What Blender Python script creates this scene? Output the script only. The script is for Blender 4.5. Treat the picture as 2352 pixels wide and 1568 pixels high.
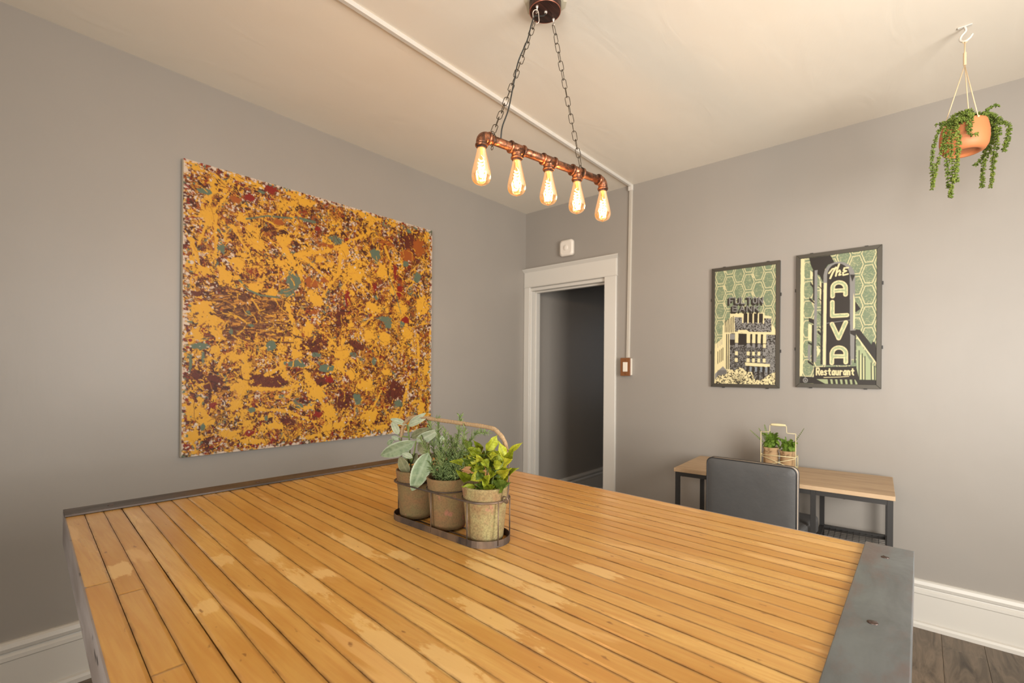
import bpy, math, random
import numpy as np
from mathutils import Vector, Matrix

S = bpy.context.scene
C = S.collection
for o in list(bpy.data.objects):
    bpy.data.objects.remove(o, do_unlink=True)
PI = math.pi

# ------------------------------------------------------------------ camera
YAW = math.radians(40.981); ROLL = 0.0078
fw = Vector((-math.sin(YAW), math.cos(YAW), 0)); rt0 = Vector((math.cos(YAW), math.sin(YAW), 0)); up0 = rt0.cross(fw)
rt = math.cos(ROLL)*rt0 + math.sin(ROLL)*up0
up = -math.sin(ROLL)*rt0 + math.cos(ROLL)*up0
cam = bpy.data.objects.new('camera', bpy.data.cameras.new('camera')); C.objects.link(cam)
cam.matrix_world = Matrix(((rt.x, up.x, -fw.x, 2.6564), (rt.y, up.y, -fw.y, -3.2327), (rt.z, up.z, -fw.z, 1.2978), (0, 0, 0, 1)))
cam.data.sensor_width = 36
cam.data.lens = 36*1084.37/2352
cam.data.shift_y = (852.083-784)/2352
cam.data.clip_start = 0.02
cam.data.dof.use_dof = True
cam.data.dof.focus_distance = 1.15
cam.data.dof.aperture_fstop = 5.6
S.camera = cam

# ------------------------------------------------------------------ world, daylight, exposure
W = bpy.data.worlds.new('sky'); S.world = W; W.use_nodes = True
W.node_tree.nodes['Background'].inputs[0].default_value = (0.62, 0.74, 0.95, 1)
W.node_tree.nodes['Background'].inputs[1].default_value = 1.0
def area(name, loc, target, sx, sy, energy, col, spread=180):
    l = bpy.data.lights.new(name, 'AREA'); l.shape = 'RECTANGLE'; l.size = sx; l.size_y = sy
    l.energy = energy; l.color = col; l.spread = math.radians(spread)
    o = bpy.data.objects.new(name, l); C.objects.link(o); o.location = loc
    o.rotation_euler = (Vector(target)-Vector(loc)).to_track_quat('-Z', 'Y').to_euler()
    return o
# daylight through the two windows behind and to the right of the camera, and through a window down the hall
area('daylight_right_window', (4.16, -2.15, 1.45), (1.0, 0, 1.75), 1.25, 1.35, 92, (1.0, 0.96, 0.90), 150)
area('daylight_rear_window', (3.1, -5.06, 1.45), (3.2, 0, 2.7), 1.5, 1.35, 98, (1.0, 0.955, 0.88), 150)
area('daylight_hall_window', (1.1, 2.9, 1.5), (0, 2.0, 1.2), 0.7, 1.2, 1.8, (0.80, 0.88, 1.0))
S.view_settings.view_transform = 'Standard'; S.view_settings.look = 'None'
S.view_settings.gamma = 1; S.view_settings.use_curve_mapping = False
S.view_settings.exposure = 0.0
S.cycles.use_denoising = True
S.cycles.max_bounces = 10; S.cycles.diffuse_bounces = 6; S.cycles.transparent_max_bounces = 16
S.cycles.sample_clamp_indirect = 4.0

# ------------------------------------------------------------------ helpers
def tag(o, label=None, cat=None, group=None, kind=None):
    if label: o['label'] = label
    if cat: o['category'] = cat
    if group: o['group'] = group
    if kind: o['kind'] = kind
    return o
def empty(name, loc, label=None, cat=None, group=None, kind=None, rz=0):
    o = bpy.data.objects.new(name, None); C.objects.link(o); o.location = loc; o.rotation_euler = (0, 0, rz)
    o.empty_display_size = 0.05
    return tag(o, label, cat, group, kind)
class MB:
    def __init__(s): s.v = []; s.f = []; s.s = []
    def add(s, vs, fs, smooth=False):
        b = len(s.v); s.v += [tuple(v) for v in vs]
        s.f += [tuple(i+b for i in f) for f in fs]; s.s += [smooth]*len(fs); return s
    def box(s, x0, x1, y0, y1, z0, z1, M=None):
        vs = [Vector((x, y, z)) for z in (z0, z1) for y in (y0, y1) for x in (x0, x1)]
        if M is not None: vs = [M @ v for v in vs]
        return s.add(vs, [(0, 2, 3, 1), (4, 5, 7, 6), (0, 1, 5, 4), (2, 6, 7, 3), (0, 4, 6, 2), (1, 3, 7, 5)])
    def quad8(s, bot, top):        # two matching rings of points
        n = len(bot)
        return s.add(list(bot)+list(top), [tuple(range(n-1, -1, -1)), tuple(range(n, 2*n))]+[(i, (i+1) % n, n+(i+1) % n, n+i) for i in range(n)])
    def tube(s, pts, r, n=8, closed=False, cap=True, rr=None):
        pts = [Vector(p) for p in pts]; m = len(pts)
        T = []
        for i in range(m):
            a = pts[(i-1) % m] if (closed or i > 0) else pts[i]
            b = pts[(i+1) % m] if (closed or i < m-1) else pts[i]
            d = (b-a); T.append(d.normalized() if d.length > 1e-9 else Vector((0, 0, 1)))
        ref = Vector((0, 0, 1)) if abs(T[0].z) < 0.9 else Vector((1, 0, 0))
        N = (ref - T[0]*ref.dot(T[0])).normalized()
        vs = []
        for i in range(m):
            if i: N = (N - T[i]*N.dot(T[i])); N = N.normalized() if N.length > 1e-6 else T[i].orthogonal().normalized()
            B = T[i].cross(N); q = rr[i] if rr else r
            for k in range(n):
                a = 2*PI*k/n; vs.append(pts[i]+(N*math.cos(a)+B*math.sin(a))*q)
        fs = []
        for i in range(m if closed else m-1):
            for k in range(n):
                j = (i+1) % m
                fs.append((i*n+k, i*n+(k+1) % n, j*n+(k+1) % n, j*n+k))
        s.add(vs, fs, True)
        if not closed and cap:
            b = len(s.v)-len(vs)
            s.f += [tuple(b+k for k in range(n-1, -1, -1)), tuple(b+(m-1)*n+k for k in range(n))]; s.s += [False, False]
        return s
    def lathe(s, prof, n=32, M=None, smooth=True, wob=None):
        vs = []; fs = []
        for (r, z) in prof:
            for k in range(n):
                a = 2*PI*k/n; q = r*(1+(wob(a, z) if wob else 0))
                v = Vector((q*math.cos(a), q*math.sin(a), z)); vs.append(M @ v if M is not None else v)
        for i in range(len(prof)-1):
            for k in range(n):
                fs.append((i*n+k, i*n+(k+1) % n, (i+1)*n+(k+1) % n, (i+1)*n+k))
        if prof[0][0] > 0: fs.append(tuple(range(n-1, -1, -1)))
        if prof[-1][0] > 0: fs.append(tuple((len(prof)-1)*n+k for k in range(n)))
        return s.add(vs, fs, smooth)
    def torus(s, c, ax, R, r, n=20, m=8, sq=1.0, xdir=None):
        ax = Vector(ax).normalized(); u = Vector(xdir) if xdir else ax.orthogonal().normalized(); u = (u-ax*u.dot(ax)).normalized(); w = ax.cross(u); c = Vector(c)
        return s.tube([c+(u*math.cos(2*PI*k/n)*R+w*math.sin(2*PI*k/n)*R*sq) for k in range(n)], r, m, closed=True)
    def build(s, name, mat, parent=None, bevel=0, seg=2, loc=None):
        me = bpy.data.meshes.new(name); me.from_pydata(s.v, [], s.f)
        me.polygons.foreach_set('use_smooth', s.s)
        if mat: me.materials.append(mat)
        me.update()
        o = bpy.data.objects.new(name, me); C.objects.link(o)
        if loc: o.location = loc
        if parent: o.parent = parent
        if bevel:
            b = o.modifiers.new('bevel', 'BEVEL'); b.width = bevel; b.segments = seg; b.limit_method = 'ANGLE'; b.angle_limit = math.radians(40)
        return o
def struct(o, label=None): o['kind'] = 'structure'; return o
def cyl(mb, a, b, r, n=16): return mb.tube([a, b], r, n)
def local(parent, pts): return [Vector(p)-parent.location for p in pts]
def smooth_path(pts, k=6):
    pts = [Vector(p) for p in pts]; out = []
    for i in range(len(pts)-1):
        p0 = pts[max(i-1, 0)]; p1 = pts[i]; p2 = pts[i+1]; p3 = pts[min(i+2, len(pts)-1)]
        for j in range(k):
            t = j/k
            out.append(0.5*((2*p1)+(-p0+p2)*t+(2*p0-5*p1+4*p2-p3)*t*t+(-p0+3*p1-3*p2+p3)*t**3))
    out.append(pts[-1]); return out

# ------------------------------------------------------------------ materials
class NT:
    def __init__(s, name):
        s.m = bpy.data.materials.new(name); s.m.use_nodes = True; s.t = s.m.node_tree; s.t.nodes.clear()
        s.out = s.t.nodes.new('ShaderNodeOutputMaterial'); s.b = s.t.nodes.new('ShaderNodeBsdfPrincipled')
        s.t.links.new(s.b.outputs[0], s.out.inputs[0])
    def n(s, typ, **kw):
        nd = s.t.nodes.new(typ)
        for k, v in kw.items():
            if k[0] == 'i' and k[1:].isdigit(): s.set(nd.inputs[int(k[1:])], v)
            else: setattr(nd, k, v)
        return nd
    def set(s, inp, v):
        if isinstance(v, bpy.types.NodeSocket): s.t.links.new(v, inp)
        elif isinstance(v, tuple) and len(v) == 3 and inp.type == 'RGBA': inp.default_value = (*v, 1)
        else: inp.default_value = v
    def P(s, **kw):
        for k, v in kw.items(): s.set(s.b.inputs[k.replace('_', ' ')], v)
        return s
    def coord(s, kind='Object', scale=(1, 1, 1), loc=(0, 0, 0), rot=(0, 0, 0)):
        tc = s.n('ShaderNodeTexCoord'); mp = s.n('ShaderNodeMapping'); s.t.links.new(tc.outputs[kind], mp.inputs[0])
        mp.inputs[1].default_value = loc; mp.inputs[2].default_value = rot; mp.inputs[3].default_value = scale; return mp.outputs[0]
    def noise(s, vec, scale=5, detail=4, rough=0.5, dist=0):
        nd = s.n('ShaderNodeTexNoise'); s.t.links.new(vec, nd.inputs['Vector']); nd.inputs['Scale'].default_value = scale
        nd.inputs['Detail'].default_value = detail; nd.inputs['Roughness'].default_value = rough; nd.inputs['Distortion'].default_value = dist; return nd.outputs[0]
    def ramp(s, fac, stops, interp='LINEAR'):
        r = s.n('ShaderNodeValToRGB'); s.t.links.new(fac, r.inputs[0]); r.color_ramp.interpolation = interp
        e = r.color_ramp.elements
        while len(e) < len(stops): e.new(0.5)
        for i, (p, c) in enumerate(stops): e[i].position = p; e[i].color = (*c, 1) if isinstance(c, tuple) else (c, c, c, 1)
        return r.outputs[0]
    def mix(s, fac, a, b, mode='MIX'):
        m = s.n('ShaderNodeMix', data_type='RGBA', blend_type=mode); s.set(m.inputs[0], fac); s.set(m.inputs[6], a); s.set(m.inputs[7], b); return m.outputs[2]
    def math(s, op, a, b=0.0):
        m = s.n('ShaderNodeMath', operation=op); s.set(m.inputs[0], a); s.set(m.inputs[1], b); return m.outputs[0]
    def bump(s, h, strength=0.3, dist=0.01):
        b = s.n('ShaderNodeBump'); b.inputs['Strength'].default_value = strength; b.inputs['Distance'].default_value = dist
        s.t.links.new(h, b.inputs['Height']); s.t.links.new(b.outputs[0], s.b.inputs['Normal'])
def sr(r, g, b):
    f = lambda c: (c/255/12.92) if c <= 10 else ((c/255+0.055)/1.055)**2.4
    return (f(r), f(g), f(b))
def simple(name, col, rough=0.5, metal=0.0, **kw):
    t = NT(name); t.P(Base_Color=col, Roughness=rough, Metallic=metal, **kw); return t.m

def m_wall():
    t = NT('taupe_wall_paint'); v = t.coord()
    n1 = t.noise(v, 1.3, 3, 0.5); n2 = t.noise(t.coord(scale=(1, 1, 0.25)), 9, 4, 0.6)
    c = t.mix(t.ramp(n1, [(0.35, 0.0), (0.65, 1.0)]), (0.277, 0.252, 0.222), (0.293, 0.266, 0.234))
    t.P(Base_Color=c, Roughness=0.42, Specular_IOR_Level=0.45)
    h = t.math('ADD', t.math('MULTIPLY', n1, 2.0), t.math('MULTIPLY', n2, 0.35)); t.bump(h, 0.25, 0.012); return t.m
def m_ceiling():
    t = NT('ceiling_paint'); v = t.coord()
    n1 = t.noise(v, 1.1, 4, 0.5); n2 = t.noise(t.coord(scale=(1, 0.3, 1)), 7, 5, 0.6, 1.5)
    t.P(Base_Color=(0.74, 0.68, 0.58), Roughness=0.38, Specular_IOR_Level=0.35)
    h = t.math('ADD', t.math('MULTIPLY', n1, 2.5), t.math('MULTIPLY', n2, 0.5)); t.bump(h, 0.3, 0.012); return t.m
def m_trim():
    t = NT('white_trim_paint'); v = t.coord(); n = t.noise(v, 12, 3)
    t.P(Base_Color=(0.58, 0.55, 0.495), Roughness=0.35); t.bump(n, 0.08, 0.004); return t.m
M_CHANNEL = simple('beige_channel_paint', (0.44, 0.40, 0.34), 0.4); M_WALL = m_wall(); M_CEIL = m_ceiling(); M_TRIM = m_trim()
def m_floor():
    t = NT('dark_vinyl_plank'); oi = t.n('ShaderNodeObjectInfo'); tc = t.n('ShaderNodeTexCoord')
    add = t.n('ShaderNodeVectorMath', operation='ADD'); t.t.links.new(tc.outputs['Object'], add.inputs[0])
    sc = t.n('ShaderNodeVectorMath', operation='SCALE'); t.t.links.new(oi.outputs['Location'], sc.inputs[0]); sc.inputs['Scale'].default_value = 3.7; t.t.links.new(sc.outputs[0], add.inputs[1])
    mp = t.n('ShaderNodeMapping'); t.t.links.new(add.outputs[0], mp.inputs[0]); mp.inputs[3].default_value = (14, 2.0, 1)
    n = t.noise(mp.outputs[0], 1.6, 6, 0.62, 1.2)
    c = t.ramp(n, [(0.3, sr(62, 52, 42)), (0.48, sr(98, 86, 72)), (0.62, sr(118, 104, 88)), (0.75, sr(78, 66, 54))])
    tint = t.mix(oi.outputs['Random'], (0.75, 0.75, 0.75), (1.15, 1.1, 1.05)); c = t.mix(1.0, c, tint, 'MULTIPLY')
    t.P(Base_Color=c, Roughness=0.5); t.bump(n, 0.3, 0.002); return t.m
M_FLOOR = m_floor()
def m_plank():
    t = NT('orange_maple_plank'); oi = t.n('ShaderNodeObjectInfo'); R = oi.outputs['Random']
    tc = t.n('ShaderNodeTexCoord'); comb = t.n('ShaderNodeCombineXYZ'); t.t.links.new(t.math('MULTIPLY', R, 37.0), comb.inputs[0]); t.t.links.new(t.math('MULTIPLY', R, 91.0), comb.inputs[1])
    add = t.n('ShaderNodeVectorMath', operation='ADD'); t.t.links.new(tc.outputs['Object'], add.inputs[0]); t.t.links.new(comb.outputs[0], add.inputs[1])
    def mapped(s):
        mp = t.n('ShaderNodeMapping'); t.t.links.new(add.outputs[0], mp.inputs[0]); mp.inputs[3].default_value = s; return mp.outputs[0]
    grain = t.noise(mapped((3.0, 60, 1)), 3.0, 5, 0.6, 0.4)
    tone = t.noise(mapped((1.2, 6, 1)), 2.2, 3, 0.5)
    base = t.mix(R, sr(186, 141, 72), sr(204, 162, 92))
    base = t.mix(t.ramp(tone, [(0.35, 0.0), (0.7, 1.0)]), base, sr(176, 126, 56))
    base = t.mix(t.ramp(grain, [(0.35, 0.4), (0.6, 0.0)]), base, sr(168, 108, 48))
    worn = t.noise(mapped((1.5, 9, 1)), 1.9, 4, 0.5, 0.4)
    wf = t.ramp(worn, [(0.62, 0.0), (0.66, 0.42)])
    base = t.mix(wf, base, sr(216, 174, 112))
    # worn-through pale patches, each kept to its own strip
    sx = t.n('ShaderNodeSeparateXYZ'); t.t.links.new(tc.outputs['Object'], sx.inputs[0]); X, Y = sx.outputs[0], sx.outputs[1]
    Yp = t.math('ADD', Y, t.math('MULTIPLY', X, 0.0575)); wn = t.noise(t.coord(scale=(16, 45, 1)), 1.6, 5, 0.65); acc = None
    for px, py, pa in [(-0.283, -0.5964, 0.045), (-0.199, -0.4428, 0.033), (-0.19, -0.366, 0.1), (0.03, -0.366, 0.08), (0.02, -0.3276, 0.022), (-0.002, -0.5196, 0.028), (0.33, -0.366, 0.12), (0.42, -0.3276, 0.06), (0.047, -0.174, 0.031), (0.258, -0.0972, 0.09), (0.38, -0.0972, 0.06), (0.282, -0.0588, 0.119), (0.4, 0.0564, 0.051), (-0.077, -0.2124, 0.1), (0.369, -0.2124, 0.09)]:
        fx = t.math('ABSOLUTE', t.math('MULTIPLY', t.math('SUBTRACT', X, px), 1/pa)); fx = t.math('ADD', fx, t.math('MULTIPLY', t.math('SUBTRACT', wn, 0.5), 3.2))
        fy = t.math('POWER', t.math('ABSOLUTE', t.math('MULTIPLY', t.math('SUBTRACT', Yp, py), 1/0.0195)), 8.0)
        v = t.math('SUBTRACT', 1.0, t.math('ADD', fx, fy)); acc = v if acc is None else t.math('MAXIMUM', acc, v)
    base = t.mix(t.ramp(acc, [(0.0, 0.0), (0.30, 0.62)]), base, sr(216, 180, 118))
    spots = t.noise(mapped((30, 70, 1)), 1.1, 2, 0.5)
    base = t.mix(t.ramp(spots, [(0.70, 0.0), (0.76, 0.7)]), base, sr(110, 66, 30))
    # grime rubbed in along the plank edges
    ge = t.n('ShaderNodeAttribute', attribute_name='edge', attribute_type='GEOMETRY')
    gn = t.noise(mapped((9, 20, 1)), 2.0, 5, 0.7)
    gf = t.math('MULTIPLY', t.ramp(ge.outputs['Fac'], [(0.0, 0.0), (1.0, 1.0)]), t.ramp(gn, [(0.38, 0.15), (0.68, 0.85)]))
    base = t.mix(gf, base, sr(88, 54, 26))
    fine = t.noise(mapped((6, 9, 1)), 10, 3, 0.5)
    t.P(Base_Color=base, Roughness=t.ramp(tone, [(0.3, 0.25), (0.7, 0.36)]), Specular_IOR_Level=0.5, Coat_Weight=0.25, Coat_Roughness=0.15)
    t.bump(fine, 0.06, 0.002); return t.m
M_PLANK = m_plank()
M_GAP = simple('dark_gap_grime', sr(40, 26, 16), 0.9)
def m_steel(name, c1, c2, rust, rough=0.36, metal=0.75):
    t = NT(name); v = t.coord(scale=(1, 0.35, 1)); n1 = t.noise(v, 14, 5, 0.6, 0.5); n2 = t.noise(t.coord(), 60, 3, 0.6); n3 = t.noise(t.coord(scale=(3, 1, 1)), 6, 4, 0.6)
    c = t.mix(t.ramp(n1, [(0.35, 0.0), (0.65, 1.0)]), c1, c2); c = t.mix(t.ramp(n3, [(0.46, 0.0), (0.62, 0.7)]), c, rust)
    t.P(Base_Color=c, Metallic=metal, Roughness=t.ramp(n1, [(0.3, rough-0.06), (0.7, rough+0.10)])); t.bump(n2, 0.12, 0.002); return t.m
M_STEEL = m_steel('mill_scale_steel', (0.20, 0.22, 0.228), (0.14, 0.15, 0.153), (0.19, 0.135, 0.125), 0.32, 0.55)
M_STEELDARK = m_steel('dark_reflection_steel', (0.075, 0.06, 0.05), (0.05, 0.042, 0.036), (0.09, 0.06, 0.045), 0.42, 0.3)  # darker copy for the left band, dark wall reflection put into its colour
M_IRON = m_steel('rusted_iron', (0.10, 0.075, 0.06), (0.05, 0.04, 0.035), (0.20, 0.13, 0.08), 0.5, 0.5)
M_BLACKMETAL = simple('black_powder_coat', sr(46, 44, 42), 0.45, 0.2)
M_SCREW = simple('brown_screw_steel', (0.10, 0.07, 0.06), 0.4, 0.8)
M_APRON = None
def m_apron():
    t = NT('grey_stained_edge_wood'); v = t.coord(scale=(1.2, 1, 4)); n = t.noise(v, 4, 3, 0.5, 0.2); n2 = t.noise(t.coord(scale=(6, 1, 14)), 2.2, 2, 0.5)
    c = t.ramp(n, [(0.3, sr(112, 100, 92)), (0.6, sr(134, 124, 118)), (0.8, sr(120, 108, 98))]); c = t.mix(t.ramp(n2, [(0.68, 0.0), (0.74, 0.9)]), c, sr(36, 28, 24))
    t.P(Base_Color=c, Roughness=0.6); t.bump(n, 0.2, 0.002); return t.m
M_APRON = m_apron()
def m_copper():
    t = NT('antiqued_copper'); n1 = t.noise(t.coord(), 45, 5, 0.65, 0.8); n2 = t.noise(t.coord(scale=(1, 1, 3)), 160, 3, 0.6)
    c = t.mix(t.ramp(n1, [(0.36, 0.0), (0.56, 1.0)]), (0.42, 0.17, 0.085), (0.10, 0.05, 0.032))
    t.P(Base_Color=c, Metallic=0.9, Roughness=t.ramp(n1, [(0.35, 0.33), (0.65, 0.55)])); t.bump(n2, 0.15, 0.001); return t.m
M_COPPER = m_copper()
def m_canopy():
    t = NT('brushed_dark_copper'); n1 = t.noise(t.coord(rot=(0, 0, 0.6), scale=(40, 3, 1)), 3, 4, 0.6)
    c = t.mix(t.ramp(n1, [(0.4, 0.0), (0.7, 1.0)]), (0.05, 0.03, 0.025), (0.14, 0.06, 0.045)); t.P(Base_Color=c, Metallic=0.7, Roughness=0.42); return t.m
M_CANOPY = m_canopy()
M_COPPER_RIM = simple('bright_copper_rim', (0.55, 0.20, 0.13), 0.35, 0.8)
M_CHAIN = simple('dark_bronze_chain', (0.075, 0.055, 0.035), 0.4, 0.8)
M_CORD = simple('black_cord', (0.02, 0.02, 0.018), 0.45)
M_NICKEL = simple('light_nickel', (0.62, 0.52, 0.44), 0.3, 0.6)
def m_glass():
    t = NT('amber_bulb_glass'); tr = t.n('ShaderNodeBsdfTransparent'); tr.inputs[0].default_value = (1.0, 0.80, 0.52, 1)
    gl = t.n('ShaderNodeBsdfGlossy'); gl.inputs[0].default_value = (1, 0.9, 0.75, 1); gl.inputs[1].default_value = 0.04
    em = t.n('ShaderNodeEmission'); em.inputs[0].default_value = (1.0, 0.42, 0.12, 1); em.inputs[1].default_value = 0.42
    fr = t.n('ShaderNodeLayerWeight'); fr.inputs[0].default_value = 0.35
    mx = t.n('ShaderNodeMixShader'); t.t.links.new(t.math('MULTIPLY', fr.outputs['Fresnel'], 0.8), mx.inputs[0]); t.t.links.new(tr.outputs[0], mx.inputs[1]); t.t.links.new(gl.outputs[0], mx.inputs[2])
    ad = t.n('ShaderNodeAddShader'); t.t.links.new(mx.outputs[0], ad.inputs[0]); t.t.links.new(em.outputs[0], ad.inputs[1])
    t.t.links.new(ad.outputs[0], t.out.inputs[0]); return t.m
M_BULB = m_glass()
def m_fil():
    t = NT('glowing_filament'); t.P(Base_Color=(1, .7, .4), Emission_Color=(1.0, 0.70, 0.36), Emission_Strength=14.0); return t.m
M_FIL = m_fil()
M_IVORY = simple('ivory_plastic', (0.72, 0.66, 0.56), 0.35)
M_DETECT = simple('white_plastic', (0.72, 0.66, 0.58), 0.4)
M_PLATE = simple('wood_brown_plate', (0.19, 0.075, 0.028), 0.35)
def m_terra():
    t = NT('smooth_terracotta'); n = t.noise(t.coord(), 20, 3); c = t.mix(n, sr(184, 108, 64), sr(192, 120, 74)); t.P(Base_Color=c, Roughness=0.6); return t.m
M_TERRA = m_terra()
def m_oldpot(base):
    t = NT('mossy_fibre_pot'); oi = t.n('ShaderNodeObjectInfo'); tc = t.n('ShaderNodeTexCoord')
    add = t.n('ShaderNodeVectorMath', operation='ADD'); t.t.links.new(tc.outputs['Object'], add.inputs[0]); t.t.links.new(oi.outputs['Location'], add.inputs[1])
    def nz(s, d, r, di=0): return t.noise(add.outputs[0], s, d, r, di)
    n1 = nz(22, 4, 0.6, 0.5); n2 = nz(240, 4, 0.75); n3 = nz(30, 3, 0.6)
    col = base
    c = t.mix(t.ramp(n1, [(0.40, 0.0), (0.66, 0.8)]), col, sr(122, 84, 52)); c = t.mix(t.ramp(n3, [(0.60, 0.0), (0.70, 0.6)]), c, sr(150, 92, 78))
    c = t.mix(t.ramp(n2, [(0.38, 0.55), (0.56, 0.0)]), c, sr(84, 70, 42))
    t.P(Base_Color=c, Roughness=0.85); t.bump(n2, 0.35, 0.003); return t.m
M_POTS = [None, m_oldpot(sr(108, 92, 56)), m_oldpot(sr(112, 92, 56)), m_oldpot(sr(142, 130, 86))]
M_SOIL = simple('dark_potting_soil', sr(58, 42, 32), 0.95)
def m_jute():
    t = NT('jute_twine'); w = t.n('ShaderNodeTexNoise'); v = t.coord(); t.t.links.new(v, w.inputs['Vector']); w.inputs['Scale'].default_value = 260; w.inputs['Detail'].default_value = 3
    c = t.mix(w.outputs[0], sr(118, 94, 66), sr(180, 152, 114)); t.P(Base_Color=c, Roughness=0.9); t.bump(w.outputs[0], 0.6, 0.002); return t.m
M_JUTE = m_jute()
def m_leaf(name, c1, c2, rough=0.6, vein=None, trans=0.15, rim=None):
    t = NT(name); oi = t.n('ShaderNodeObjectInfo'); n = t.noise(t.coord(), 60, 4, 0.6)
    c = t.mix(t.ramp(n, [(0.35, 0.0), (0.65, 1.0)]), c1, c2)
    tint = t.mix(oi.outputs['Random'], (0.85, 0.9, 0.85), (1.12, 1.08, 1.05)); c = t.mix(1.0, c, tint, 'MULTIPLY')
    if vein:
        a = t.n('ShaderNodeAttribute', attribute_name='vein', attribute_type='GEOMETRY'); c = t.mix(t.math('MULTIPLY', a.outputs['Fac'], 0.6), c, vein)
    if rim:
        a2 = t.n('ShaderNodeAttribute', attribute_name='rim', attribute_type='GEOMETRY'); c = t.mix(t.math('MULTIPLY', a2.outputs['Fac'], 0.7), c, rim)
    t.P(Base_Color=c, Roughness=rough, Specular_IOR_Level=0.3)
    d = t.n('ShaderNodeBsdfTranslucent'); t.set(d.inputs[0], c); mx = t.n('ShaderNodeMixShader'); mx.inputs[0].default_value = trans
    t.t.links.new(t.b.outputs[0], mx.inputs[1]); t.t.links.new(d.outputs[0], mx.inputs[2]); t.t.links.new(mx.outputs[0], t.out.inputs[0])
    t.bump(n, 0.3, 0.002); return t.m
RIM = sr(190, 200, 176)
M_SAGE = [m_leaf('sage_green_leaf', sr(104, 124, 96), sr(138, 154, 124), 0.9, sr(160, 172, 146), 0.1, RIM),
          m_leaf('sage_pale_leaf', sr(150, 160, 134), sr(178, 184, 160), 0.9, sr(196, 200, 178), 0.15, RIM),
          m_leaf('sage_olive_leaf', sr(98, 98, 72), sr(122, 120, 90), 0.9, sr(140, 138, 106), 0.1, sr(150, 150, 120))]
M_MINT = [m_leaf('mint_bright_leaf', sr(122, 134, 22), sr(156, 164, 44), 0.5, sr(78, 88, 20), 0.3),
          m_leaf('mint_deep_leaf', sr(74, 94, 30), sr(104, 122, 44), 0.5, sr(48, 62, 20), 0.25),
          m_leaf('mint_yellow_leaf', sr(168, 170, 36), sr(186, 188, 66), 0.5, sr(116, 118, 30), 0.3)]
M_ROS = m_leaf('rosemary_needle', sr(96, 118, 68), sr(146, 162, 106), 0.6, None, 0.15)
M_STEM = m_leaf('pale_green_stem', sr(96, 112, 58), sr(124, 136, 82), 0.7, None, 0.05)
M_VINE = m_leaf('dark_vine_stem', sr(70, 80, 34), sr(90, 100, 46), 0.7, None, 0.05)
M_SUCC = m_leaf('succulent_bead_leaf', sr(74, 92, 30), sr(122, 136, 58), 0.45, None, 0.1)
M_FERN = m_leaf('fern_leaf', sr(82, 112, 30), sr(122, 148, 58), 0.6, None, 0.3)
M_STRING = simple('cream_macrame_string', sr(206, 182, 146), 0.9)
M_LEATHER = None
def m_leather():
    t = NT('charcoal_leather'); n = t.noise(t.coord(), 7, 4, 0.6); n2 = t.noise(t.coord(), 220, 3, 0.6)
    c = t.mix(n, (0.062, 0.062, 0.062), (0.084, 0.082, 0.080)); t.P(Base_Color=c, Roughness=0.38, Specular_IOR_Level=0.5)
    t.bump(t.math('ADD', t.math('MULTIPLY', n, 4.0), t.math('MULTIPLY', n2, 0.4)), 0.2, 0.004); return t.m
M_LEATHER = m_leather(); M_PIPING = simple('black_piping', (0.025, 0.024, 0.024), 0.4)
M_EDGE_SHEEN = simple('leather_edge_reflection', sr(190, 174, 156), 0.4)  # bright ceiling reflection on the dark leather edge, painted as beige
def m_desk():
    t = NT('light_oak_laminate'); v = t.coord(scale=(1.3, 22, 1)); n = t.noise(v, 3, 5, 0.6, 0.6); n2 = t.noise(t.coord(scale=(0.5, 5, 1)), 4, 3)
    c = t.ramp(n, [(0.30, sr(140, 115, 88)), (0.5, sr(174, 148, 116)), (0.72, sr(188, 164, 132))]); c = t.mix(t.math('MULTIPLY', n2, 0.35), c, sr(160, 128, 94)); t.P(Base_Color=c, Roughness=0.5); return t.m
M_DESK = m_desk()
M_CREAM = simple('cream_enamel_wire', sr(202, 190, 148), 0.4)
def m_burlap():
    t = NT('burlap_cloth'); v = t.coord(); w = t.noise(v, 300, 2, 0.6); n = t.noise(v, 20, 3); c = t.mix(n, sr(150, 122, 90), sr(172, 146, 108)); c = t.mix(t.math('MULTIPLY', w, 0.4), c, sr(130, 98, 66)); t.P(Base_Color=c, Roughness=0.95); t.bump(w, 0.5, 0.002); return t.m
M_BURLAP = m_burlap()
M_FRAME = simple('dark_grey_metal_frame', sr(76, 72, 64), 0.42, 0.5)
M_CANVAS = simple('raw_canvas_edge', sr(196, 182, 160), 0.8)
def m_attr(name, rough, coat=0.0, spec=0.5):
    t = NT(name); a = t.n('ShaderNodeAttribute', attribute_name='paint', attribute_type='GEOMETRY'); t.P(Base_Color=a.outputs['Color'], Roughness=rough, Coat_Weight=coat, Specular_IOR_Level=spec); return t.m
M_PAINT = m_attr('dripped_enamel_paint', 0.5, 0.0, 0.3); M_PRINT = m_attr('screen_print_ink', 0.45, 0.0, 0.3)

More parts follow.
